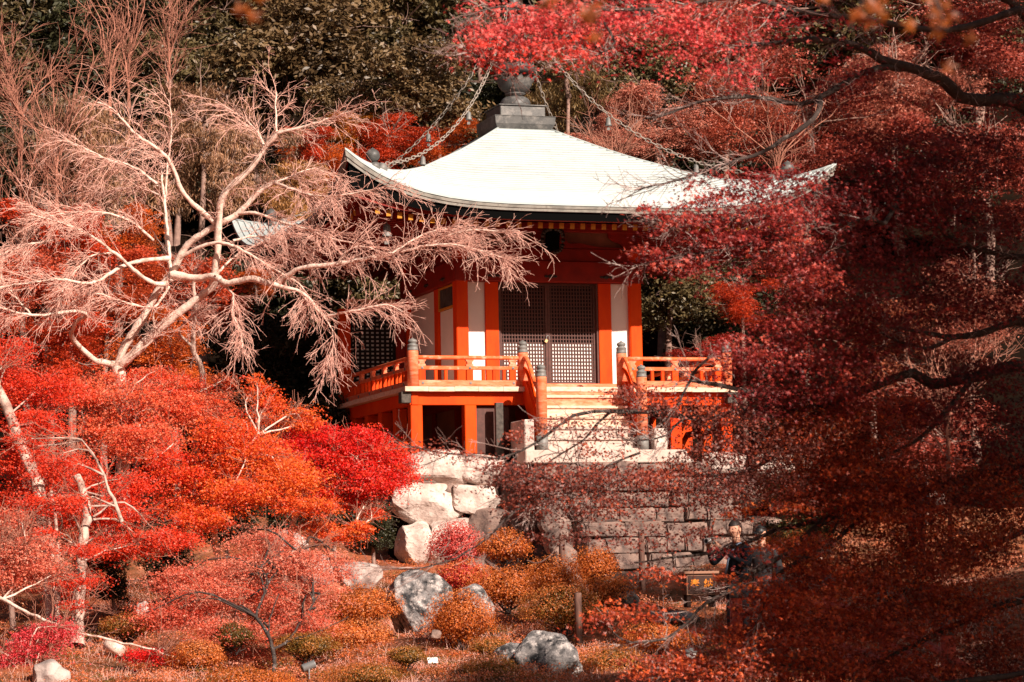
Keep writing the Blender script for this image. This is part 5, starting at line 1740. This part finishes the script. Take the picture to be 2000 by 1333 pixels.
# ------------------------------------------------------------------ azalea mounds and ground cover
def mound(px, py, rx, ry, d, colors, label, n=5200, size=.020, group='clipped azalea mounds'):
    c = W(px, py, d)
    s = d / 5400.0
    R = np.array([rx * s, max(rx * .85, ry) * s, ry * s])
    o = empty('azalea_shrub', (c[0], c[1], c[2] - R[2]))
    tag(o, label, 'shrub', group)
    u = rng.normal(0, 1, (n, 3))
    u[:, 2] = np.abs(u[:, 2]) * 1.0 - .45
    u /= np.linalg.norm(u, axis=1, keepdims=True)
    ks = rng.normal(0, 3.2, (6, 3))
    ph = rng.uniform(0, 6.28, 6)
    lump = sum(np.sin(u @ ks[i] + ph[i]) for i in range(6)) / 6
    rad = (1 + .34 * lump + rng.normal(0, .09, n) - rng.uniform(0, .22, n) ** 2 * 3)[:, None]
    C = u * rad * R + np.array([0, 0, R[2]])
    Nn = u + rng.normal(0, .55, (n, 3))
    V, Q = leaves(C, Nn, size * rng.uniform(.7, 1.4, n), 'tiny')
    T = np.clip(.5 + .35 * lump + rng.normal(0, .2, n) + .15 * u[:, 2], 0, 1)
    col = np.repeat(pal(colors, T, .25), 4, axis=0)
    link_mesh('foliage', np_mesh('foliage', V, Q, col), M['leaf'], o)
    # woody core
    S = np.zeros((24, 3)) + rng.normal(0, .05, (24, 3))
    D = rng.normal(0, 1, (24, 3))
    D[:, 2] = np.abs(D[:, 2]) + .3
    P = sprout(S, D, rng.uniform(.6, .95, 24) * float(R.mean()), 5, 0, .15)
    wood('stems', [tubes(P, np.linspace(.012, .004, 5)[None] * np.ones((24, 1)), 4)], 'bark_dark', o)
    # dense inner bulk of leaves so the mound is not see-through
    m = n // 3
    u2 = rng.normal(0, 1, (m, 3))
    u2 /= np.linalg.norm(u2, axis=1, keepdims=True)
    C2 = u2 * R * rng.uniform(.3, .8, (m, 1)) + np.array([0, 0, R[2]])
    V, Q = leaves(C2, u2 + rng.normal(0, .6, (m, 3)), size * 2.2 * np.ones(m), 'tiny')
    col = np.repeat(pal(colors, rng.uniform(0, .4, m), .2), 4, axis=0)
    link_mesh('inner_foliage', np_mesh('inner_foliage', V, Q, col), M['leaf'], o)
    return o


a_org = [(.22, .06, .01), (.50, .12, .015), (.68, .17, .03), (.76, .27, .08)]
a_grn = [(.08, .06, .012), (.24, .12, .018), (.42, .17, .03), (.62, .20, .06)]
a_red = [(.45, .03, .03), (.68, .08, .07), (.78, .18, .14), (.80, .28, .2)]
mound(892, 1068, 52, 50, 55, a_red, 'red pink azalea mound against the pale wall stones', 5200, .026)
mound(905, 1130, 55, 34, 52, a_red[:2] + a_org[2:], 'reddish azalea just below the red pink mound', 4200, .026)
mound(985, 1070, 52, 36, 53, a_org, 'orange azalea right of the red pink mound', 3800, .026)
mound(900, 1215, 62, 62, 43, a_org, 'orange azalea in front of the large grey boulder', 7500, .020)
mound(990, 1150, 75, 45, 48, a_org, 'broad orange azalea mound above the boulders', 6500, .022)
mound(1080, 1135, 65, 42, 49, a_org, 'orange azalea beside the upper wooden post', 5200, .022)
mound(1100, 1190, 80, 50, 45.5, a_grn + a_org[2:3], 'olive and orange azalea behind the lower wooden post', 7500, .021)
mound(1165, 1108, 48, 40, 49.5, a_org, 'round orange azalea at the left edge of the stairs', 3800, .022)
mound(1190, 1160, 50, 36, 47, a_org, 'small orange azalea near the round dark stone', 3600, .022)
mound(700, 1190, 75, 42, 45, a_org, 'orange azalea left of the large boulder', 6500, .021)
mound(690, 1245, 70, 34, 43, a_org[1:] + a_org[:1], 'low orange azalea in front of the small pink maple', 5500, .020)
mound(600, 1262, 60, 28, 42, a_grn, 'olive azalea right of the dark crooked stem', 4600, .019)
mound(456, 1242, 40, 26, 42, a_grn[:2] + a_grn[:2], 'dark green rounded shrub left of the crooked stem', 4000, .018)
mound(795, 1282, 36, 20, 40.7, a_grn, 'small olive mound beside the white card', 3200, .016)
mound(965, 1318, 64, 34, 39.2, a_grn, 'moss green azalea mound left of the bottom boulder', 6500, .017)
mound(960, 1266, 42, 20, 41, a_grn + a_org[1:2], 'low olive mound above the moss green one', 3200, .017)
mound(385, 1285, 60, 28, 40.8, a_org, 'orange ground shrub at the lower left', 4600, .018)
mound(250, 1225, 60, 28, 43, a_grn + a_org[:2], 'dull olive shrub right of the left trunks', 4200, .019)
mound(1290, 1250, 75, 30, 42, a_org, 'orange shrub at the foot of the stairs under maple twigs', 5200, .020)
mound(1195, 1300, 70, 38, 40, a_grn + a_org[2:], 'orange olive shrub right of the bottom boulder', 5800, .018)
mound(1540, 1190, 80, 36, 42, a_org, 'orange shrub below the two people', 5200, .022)
mound(720, 1322, 80, 28, 39, a_grn + a_org[1:3], 'low olive orange shrub at the bottom edge', 5000, .017)
mound(1560, 1075, 80, 40, 47, a_org, 'orange bush right of the people behind maple branches', 4000, .024)
mound(480, 1330, 90, 24, 39, a_org[:3] + a_grn[2:3], 'low brown orange shrub at the bottom edge left of the spotlight', 4600, .018)

# loose low growth between the mounds
gb = []
for i in range(430):
    yy = 37.5 + 22 * rng.uniform(0, 1) ** 1.2
    xx = rng.uniform(-.19, .12) * yy
    r_ = rng.uniform(.15, .5)
    gb.append((xx, yy, float(gz(xx, yy)) + .02, r_, r_, rng.uniform(.06, .26), int(600 * r_ / .3), rng.uniform(.1, .9)))
o = crown('ground_cover', gb, 'maple', 'tiny', .024, [(.13, .09, .015), (.42, .11, .02), (.68, .16, .05), (.76, .28, .18)], 'leaf', None, .3)
tag(o, 'low loose orange and pink ground cover between the azaleas and rocks', 'ground cover', kind='stuff')

# fallen leaves and short growth
N = 120000
x = rng.uniform(-9.5, 11, N)
y = 36 + (62 - 36) * rng.uniform(0, 1, N) ** 1.3
z = gz(x, y)
patch = np.sin(x * 1.3 + 1.7 * np.sin(y * .8)) + np.sin(y * 1.9 + x * .7)
C = np.stack([x, y, z + rng.uniform(0, .035, N)], 1)
Nn = rng.normal(0, .6, (N, 3)) + np.array([0, -.15, .8])
V, Q = leaves(C, Nn, .024 * rng.uniform(.6, 1.5, N) * (1 + (y - 38) * .02), 'tiny')
T = np.clip(.5 + .25 * patch + rng.normal(0, .22, N), 0, 1)
col = np.repeat(pal([(.14, .09, .015), (.40, .10, .03), (.62, .16, .07), (.74, .28, .19)], T, .3), 4, axis=0)
tag(link_mesh('fallen_leaves', np_mesh('fallen_leaves', V, Q, col), M['leaf']), 'orange and pink fallen leaves covering the garden slope', 'leaf litter', kind='stuff')
N = 26000
x = rng.uniform(-9, 10, N)
y = 36 + (58 - 36) * rng.uniform(0, 1, N) ** 1.3
S = np.stack([x, y, gz(x, y)], 1)
D = rng.normal(0, .45, (N, 3)) + np.array([0, 0, 1])
keep = (np.sin(x * .9 + 2) + np.sin(y * 1.3 + x)) > -.5
P = sprout(S[keep], D[keep], rng.uniform(.05, .2, keep.sum()), 3, .15, .25)
V, Q = tubes(P, np.linspace(.0035, .0015, 3)[None] * np.ones((len(P), 1)), 3)
tag(link_mesh('dry_grass', np_mesh('dry_grass', V, Q), M['twig_pink']), 'thin dry reddish grass and stems on the garden slope', 'grass', kind='stuff')

# ------------------------------------------------------------------ foreground maple, right
FB = np.array(W(2230, 1500, 22.0))
FB[2] = -1.8
fm = empty('foreground_maple', tuple(FB))
tag(fm, 'big dark red maple filling the right side of the photo in the foreground', 'tree')
fl = [
    ([(2230, 1560), (2200, 1100), (2170, 700), (2120, 400)], 22, 22, .26, .14, 0, 0),
    ([(2120, 400), (2010, 215), (1913, 196), (1875, 189), (1843, 158), (1790, 137), (1720, 116), (1668, 88), (1600, 78), (1500, 85), (1420, 100)], 22, 20, .085, .010, 2.2, .25),
    ([(1766, 134), (1738, 130), (1685, 144), (1630, 175), (1566, 205), (1510, 196), (1458, 189), (1405, 193), (1353, 203), (1300, 224), (1262, 232)], 21, 19.5, .034, .008, 2.6, .2),
    ([(1598, 190), (1600, 215), (1570, 249), (1528, 273), (1489, 298), (1420, 320), (1330, 350), (1240, 372)], 20.4, 19.5, .024, .005, 2.6, .3),
    ([(2170, 700), (2010, 632), (1966, 635), (1913, 652), (1861, 659), (1800, 650), (1740, 640)], 22, 21, .055, .012, 2.5, .2),
    ([(1861, 659), (1815, 680), (1760, 668), (1720, 650)], 21.3, 20.5, .02, .008, 2.5, .2),
    ([(2180, 820), (2010, 718), (1896, 740), (1822, 750), (1783, 729), (1720, 750), (1650, 775), (1600, 795), (1500, 800), (1446, 806), (1392, 815), (1338, 815), (1284, 809), (1243, 804), (1195, 804), (1160, 804)], 22, 19.5, .06, .013, 2.2, .3),
    ([(1160, 804), (1120, 812), (1090, 833), (1060, 855), (1043, 868), (997, 890), (963, 896), (913, 888), (871, 886), (829, 878), (797, 869), (757, 844)], 19.5, 19, .013, .004, 1.5, .0),
    ([(1195, 804), (1165, 830), (1140, 858), (1100, 885), (1060, 915), (1055, 960)], 19.5, 19.8, .011, .004, 2.2, .1),
    ([(1338, 815), (1300, 850), (1250, 860), (1210, 855)], 19.7, 19.3, .010, .004, 2.5, .1),
    ([(1496, 775), (1447, 761), (1398, 750), (1349, 743), (1362, 722), (1384, 700)], 20, 19.6, .020, .010, 2.6, .2),
    ([(1349, 743), (1335, 770), (1320, 800), (1290, 830)], 19.7, 19.5, .012, .005, 2.4, .2),
    ([(2190, 900), (1900, 930), (1755, 982), (1696, 1006), (1657, 996), (1608, 1017), (1524, 1034), (1496, 1045), (1440, 1066), (1405, 1076), (1363, 1085), (1300, 1090), (1240, 1100)], 22, 20, .055, .007, 1.8, .3),
    ([(1640, 1000), (1587, 1034), (1545, 1073), (1496, 1104), (1454, 1129), (1416, 1160), (1380, 1178), (1345, 1213), (1300, 1248), (1230, 1255), (1196, 1234)], 21, 19.6, .030, .005, 2.2, .2),
    ([(1685, 1010), (1633, 1055), (1601, 1076), (1524, 1118), (1507, 1143), (1489, 1188), (1470, 1240)], 21, 20, .024, .006, 2.2, .2),
    ([(1617, 1070), (1640, 1010), (1650, 990)], 20.8, 20.8, .010, .008, 1, .2),
    ([(2190, 1000), (2060, 1010), (1994, 1041), (1948, 1059), (1889, 1076), (1820, 1110), (1760, 1160)], 22, 21, .04, .009, 2.2, .3),
    ([(2200, 1150), (2000, 1170), (1861, 1223), (1790, 1258), (1748, 1276), (1713, 1304), (1690, 1350)], 22, 21, .045, .014, 2.0, .3),
    ([(2170, 700), (2080, 520), (1960, 500), (1850, 460), (1759, 371)], 22, 21, .04, .010, 2.2, .3),
    ([(1759, 371), (1752, 396), (1727, 438), (1699, 427), (1640, 440), (1560, 430), (1480, 420), (1400, 430), (1330, 445), (1250, 425)], 21, 19.3, .024, .004, 2.6, .2),
    ([(1560, 430), (1480, 470), (1400, 490), (1320, 500), (1240, 520)], 20, 19.3, .014, .004, 2.6, .2),
    ([(1830, 330), (1730, 345), (1640, 360), (1560, 400)], 21.5, 20.5, .02, .008, 2.4, .2),
    ([(2110, 380), (2040, 100), (1990, 20), (1900, -40)], 22, 21, .06, .03, 1.2, .3),
    ([(1990, 20), (1850, 60), (1700, 40), (1610, 30), (1550, 20), (1440, -5), (1300, 20), (1180, 45), (1100, 75), (1030, 112), (990, 118), (930, 108), (905, 92)], 21, 17.5, .03, .004, 2.8, .2),
    ([(1300, 20), (1180, 20), (1080, 25), (1000, 14), (940, 20), (900, 45)], 19, 17.5, .016, .004, 2.8, .1),
    ([(1180, 45), (1200, 85), (1160, 110), (1110, 120)], 18.5, 18, .010, .004, 2.6, .1),
    ([(1620, 780), (1500, 900), (1400, 930), (1330, 920), (1250, 930), (1180, 950), (1110, 975), (1060, 985)], 20.8, 19.2, .024, .004, 2.4, .2),
    ([(1250, 885), (1200, 905), (1150, 925), (1100, 925), (1030, 940), (960, 930)], 19.6, 19.3, .010, .004, 2.6, .0),
    ([(1180, 950), (1165, 975), (1150, 1010), (1110, 1030)], 19.5, 19.5, .010, .004, 2.6, .0),
    ([(1110, 975), (1060, 975), (1017, 992), (985, 1017), (950, 1052), (908, 1080), (873, 1097), (810, 1111), (747, 1112)], 19.3, 18.8, .010, .004, 1.6, .0),
    ([(2100, 1300), (1900, 1330), (1750, 1340), (1600, 1310), (1450, 1290), (1350, 1310), (1280, 1330)], 21, 20, .03, .006, 2.2, .3),
    ([(1900, 740), (1850, 800), (1790, 860), (1700, 900), (1600, 920)], 21.5, 20.8, .024, .009, 2.2, .1),
]
mp_, S_all, D_all = [], [], []
for pts, d0, d1, r0, r1, dens, t0 in fl:
    P, g = limb(pts, d0, d1, r0, r1, FB, 7, .003)
    mp_.append(g)
    if dens:
        L_ = np.linalg.norm(np.diff(P, axis=0), axis=1).sum() * (1 - t0)
        n = int(L_ * dens * 7.5)
        ti = rng.uniform(t0, 1, n) * (len(P) - 1.001)
        i = ti.astype(int)
        S_all.append(P[i] + (P[i + 1] - P[i]) * (ti - i)[:, None])
        D_all.append((P[i + 1] - P[i]) / (np.linalg.norm(P[i + 1] - P[i], axis=1, keepdims=True) + 1e-9))
wood('trunk', mp_, 'bark_dark', fm)
S, D = np.concatenate(S_all), np.concatenate(D_all)
L1 = sprout(S, D + rng.normal(0, .6, D.shape) * np.array([1, 1, .55]), rng.uniform(.12, .45, len(S)), 5, .0, .2)
S2, D2_, _ = along(L1, 6, .15)
L2 = sprout(S2, side(D2_, .55), rng.uniform(.05, .18, len(S2)), 4, .0, .22)
wood('twigs', [tubes(L1, np.linspace(.0042, .0022, 5)[None] * np.ones((len(L1), 1)), 3), tubes(L2, np.linspace(.0023, .0014, 4)[None] * np.ones((len(L2), 1)), 3)], 'twig_dark', fm)
print('fg twigs', len(L1), len(L2))


def fg(px, py, rx, ry, d, n, tone): return B(px, py, rx, ry, d, n, tone, .55)


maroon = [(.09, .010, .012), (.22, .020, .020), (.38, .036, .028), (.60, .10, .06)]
redl = [(.42, .03, .035), (.68, .06, .06), (.76, .16, .13), (.80, .05, .03)]
brown = [(.10, .03, .022), (.20, .045, .03), (.32, .06, .035), (.50, .09, .03)]
orangeb = [(.13, .022, .012), (.42, .055, .022), (.64, .11, .025), (.78, .19, .035)]


def fcrown(name, label, blobs, colors, size, leafk='maple5', jit=.25, k=1.0):
    blobs = [(*b[:6], int(b[6] * k), b[7]) for b in blobs]
    o = crown(name, [(b[0] - FB[0], b[1] - FB[1], b[2] - FB[2], *b[3:]) for b in blobs], 'maple', leafk, size, colors, 'leaf', fm, jit)
    if label: o['label'] = label


fcrown('leaf_mass', 'bright red and pink leaves along the top', [
    fg(960, 85, 60, 32, 17.8, 420, .5), fg(1030, 60, 70, 50, 18, 700, .4), fg(1100, 40, 80, 50, 18.5, 800, .5), fg(1110, 100, 50, 22, 17.8, 230, .8), fg(1010, 118, 60, 12, 17.8, 130, .9), fg(930, 105, 30, 12, 17.8, 60, .8), fg(1180, 60, 80, 55, 18.8, 800, .3), fg(1280, 40, 90, 50, 19, 900, .4),
    fg(960, 30, 60, 30, 18.4, 330, .5), fg(1380, 70, 90, 60, 19.5, 450, .3), fg(1300, 120, 70, 30, 19.5, 180, .5), fg(1500, 40, 90, 50, 20, 350, .3), fg(1230, 20, 90, 30, 19.5, 400, .3), fg(1620, 60, 90, 60, 20.5, 250, .2), fg(1450, 130, 60, 25, 19.8, 260, .4)], redl, .026, k=1.35)
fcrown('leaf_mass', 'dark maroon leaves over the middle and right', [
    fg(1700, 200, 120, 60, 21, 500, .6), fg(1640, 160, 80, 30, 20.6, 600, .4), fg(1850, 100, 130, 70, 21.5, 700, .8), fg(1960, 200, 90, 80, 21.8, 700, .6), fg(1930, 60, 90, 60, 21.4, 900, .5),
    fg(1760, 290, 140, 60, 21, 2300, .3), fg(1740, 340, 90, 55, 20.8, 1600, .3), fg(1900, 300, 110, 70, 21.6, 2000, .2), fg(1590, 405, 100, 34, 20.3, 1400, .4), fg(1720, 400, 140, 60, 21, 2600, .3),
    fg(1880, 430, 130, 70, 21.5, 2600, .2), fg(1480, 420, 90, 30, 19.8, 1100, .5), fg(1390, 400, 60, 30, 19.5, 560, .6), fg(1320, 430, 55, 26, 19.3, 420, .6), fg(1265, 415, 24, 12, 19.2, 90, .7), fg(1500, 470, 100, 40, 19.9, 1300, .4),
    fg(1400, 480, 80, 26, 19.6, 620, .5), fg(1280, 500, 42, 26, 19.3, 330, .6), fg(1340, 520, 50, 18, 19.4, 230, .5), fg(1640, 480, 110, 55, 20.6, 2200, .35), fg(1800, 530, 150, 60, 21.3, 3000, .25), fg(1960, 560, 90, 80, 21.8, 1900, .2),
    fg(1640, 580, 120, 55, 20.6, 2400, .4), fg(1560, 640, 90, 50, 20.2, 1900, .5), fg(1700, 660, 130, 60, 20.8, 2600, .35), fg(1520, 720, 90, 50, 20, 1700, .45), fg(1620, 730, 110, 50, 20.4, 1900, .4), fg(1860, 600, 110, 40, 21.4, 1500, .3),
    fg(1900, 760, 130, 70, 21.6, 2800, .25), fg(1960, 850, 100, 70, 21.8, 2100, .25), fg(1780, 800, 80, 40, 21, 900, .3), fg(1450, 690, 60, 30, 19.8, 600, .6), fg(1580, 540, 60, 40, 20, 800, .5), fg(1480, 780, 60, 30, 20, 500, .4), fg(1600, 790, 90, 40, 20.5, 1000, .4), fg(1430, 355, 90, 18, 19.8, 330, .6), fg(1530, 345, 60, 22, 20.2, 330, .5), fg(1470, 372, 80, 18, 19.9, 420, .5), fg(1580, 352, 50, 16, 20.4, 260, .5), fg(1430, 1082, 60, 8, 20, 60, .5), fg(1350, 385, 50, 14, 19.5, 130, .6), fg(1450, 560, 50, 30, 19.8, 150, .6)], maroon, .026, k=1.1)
fcrown('leaf_mass', 'brown shrivelled leaves around the lower left branches', [
    fg(1240, 770, 60, 18, 19.5, 420, .6), fg(1330, 790, 70, 26, 19.7, 800, .5), fg(1420, 830, 90, 40, 20, 1700, .4), fg(1500, 870, 90, 50, 20.2, 2000, .3), fg(1380, 890, 80, 30, 19.9, 1100, .4), fg(1300, 930, 80, 28, 19.7, 1200, .5),
    fg(1200, 930, 80, 28, 19.5, 800, .5), fg(1110, 940, 80, 30, 19.4, 1200, .4), fg(1040, 930, 70, 34, 19.3, 1000, .4), fg(985, 920, 45, 22, 19.3, 400, .4), fg(1060, 985, 70, 26, 19.4, 900, .3), fg(1150, 985, 80, 30, 19.5, 600, .4),
    fg(1260, 985, 90, 26, 19.6, 450, .4), fg(1380, 955, 90, 34, 19.9, 1300, .3), fg(1480, 945, 90, 36, 20.2, 1600, .3), fg(1100, 1040, 60, 22, 19.5, 420, .3), fg(1230, 1050, 80, 26, 19.7, 350, .4), fg(1340, 1035, 70, 22, 19.9, 350, .4),
    fg(900, 885, 60, 8, 19.1, 160, .5), fg(830, 868, 40, 10, 19.1, 130, .5), fg(1000, 850, 30, 16, 19.3, 110, .5), fg(1090, 830, 50, 14, 19.4, 170, .5), fg(1190, 830, 60, 30, 19.5, 330, .6), fg(1170, 880, 50, 14, 19.5, 200, .9)],
    brown, .019, 'tiny', k=1.35)
fcrown('leaf_mass', 'dark orange brown leaves in the lower right', [
    fg(1600, 850, 120, 60, 20.6, 2300, .3), fg(1720, 900, 130, 60, 21, 2800, .3), fg(1860, 950, 130, 60, 21.5, 2800, .3), fg(1620, 950, 110, 50, 20.6, 2300, .3), fg(1490, 995, 70, 16, 20.2, 260, .4), fg(1740, 1010, 120, 50, 21, 2300, .3),
    fg(1880, 1060, 130, 60, 21.5, 2800, .4), fg(1960, 970, 70, 90, 21.8, 1800, .3), fg(1760, 1100, 130, 60, 21, 2800, .3), fg(1620, 1120, 100, 50, 20.6, 1900, .4), fg(1520, 1165, 80, 34, 20.3, 900, .4), fg(1420, 1235, 80, 20, 20, 320, .4),
    fg(1560, 1220, 110, 50, 20.4, 2100, .3), fg(1700, 1210, 120, 50, 20.8, 2100, .35), fg(1860, 1180, 130, 60, 21.4, 2600, .4), fg(1960, 1280, 90, 70, 21.8, 1800, .2), fg(1600, 1300, 130, 40, 20.6, 2100, .3), fg(1420, 1290, 110, 40, 20.1, 1600, .3),
    fg(1300, 1300, 80, 30, 19.8, 600, .4), fg(1270, 1110, 50, 20, 19.8, 120, .4), fg(1460, 1130, 50, 18, 20, 160, .4), fg(1220, 1200, 80, 30, 19.6, 420, .4), fg(1760, 1310, 130, 40, 21, 1900, .2), fg(1560, 1060, 80, 20, 20.4, 500, .4), fg(1700, 800, 100, 50, 20.8, 900, .3)], orangeb, .024, 'maple3', k=1.7)

# a branch of another maple close to the lens, hanging into the top edge
nb = empty('near_maple_branch', tuple(W(1700, -260, 4.6)))
tag(nb, 'orange maple branch very close to the viewer, its blurred leaves along the top edge', 'branch')
nb0 = np.array(W(1700, -260, 4.6))
parts = []
C_ = []
for pts, dd in (([(2300, -350), (1900, -120), (1700, -20), (1660, 60)], 4.6), ([(1900, -150), (1500, -100), (1150, -25), (1120, 20)], 4.4), ([(1500, -110), (1000, -120), (600, -60), (450, -15), (480, 15)], 4.2),
                ([(1800, -60), (1830, 10), (1850, 60)], 4.6)):
    P, g = limb(pts, dd, dd, .006, .002, nb0, 5, .001)
    parts.append(g)
wood('twig', parts, 'bark_dark', nb)
for px, py, n_, dd in ((1120, 15, 5, 4.4), (1160, 40, 3, 4.4), (1670, 15, 4, 4.6), (1710, 30, 4, 4.6), (1850, 40, 6, 4.6), (1820, 15, 4, 4.6), (1740, 5, 3, 4.6), (470, 8, 3, 4.2), (510, 25, 3, 4.2), (690, 0, 1, 4.2), (1865, 95, 2, 4.6), (1060, 0, 2, 4.4)):
    c = np.array(W(px, py, dd)) - nb0
    C_.append(c + rng.normal(0, .018, (n_, 3)))
C_ = np.concatenate(C_)
V, Q = leaves(C_, rng.normal(0, .4, C_.shape) + [0, -1, .3], .026 * np.ones(len(C_)), 'maple5')
link_mesh('leaves', np_mesh('leaves', V, Q, np.repeat(pal([(.24, .05, .004), (.34, .085, .006)], rng.uniform(0, 1, len(C_))), 20, axis=0)), M['leaf'], nb)

tris = sum(sum(len(p.vertices) - 2 for p in me.polygons) for me in bpy.data.meshes if len(me.polygons) < 3000) + sum(len(me.polygons) * 2 for me in bpy.data.meshes if len(me.polygons) >= 3000)
print('TRIS', tris, 'objects', len(bpy.data.objects))
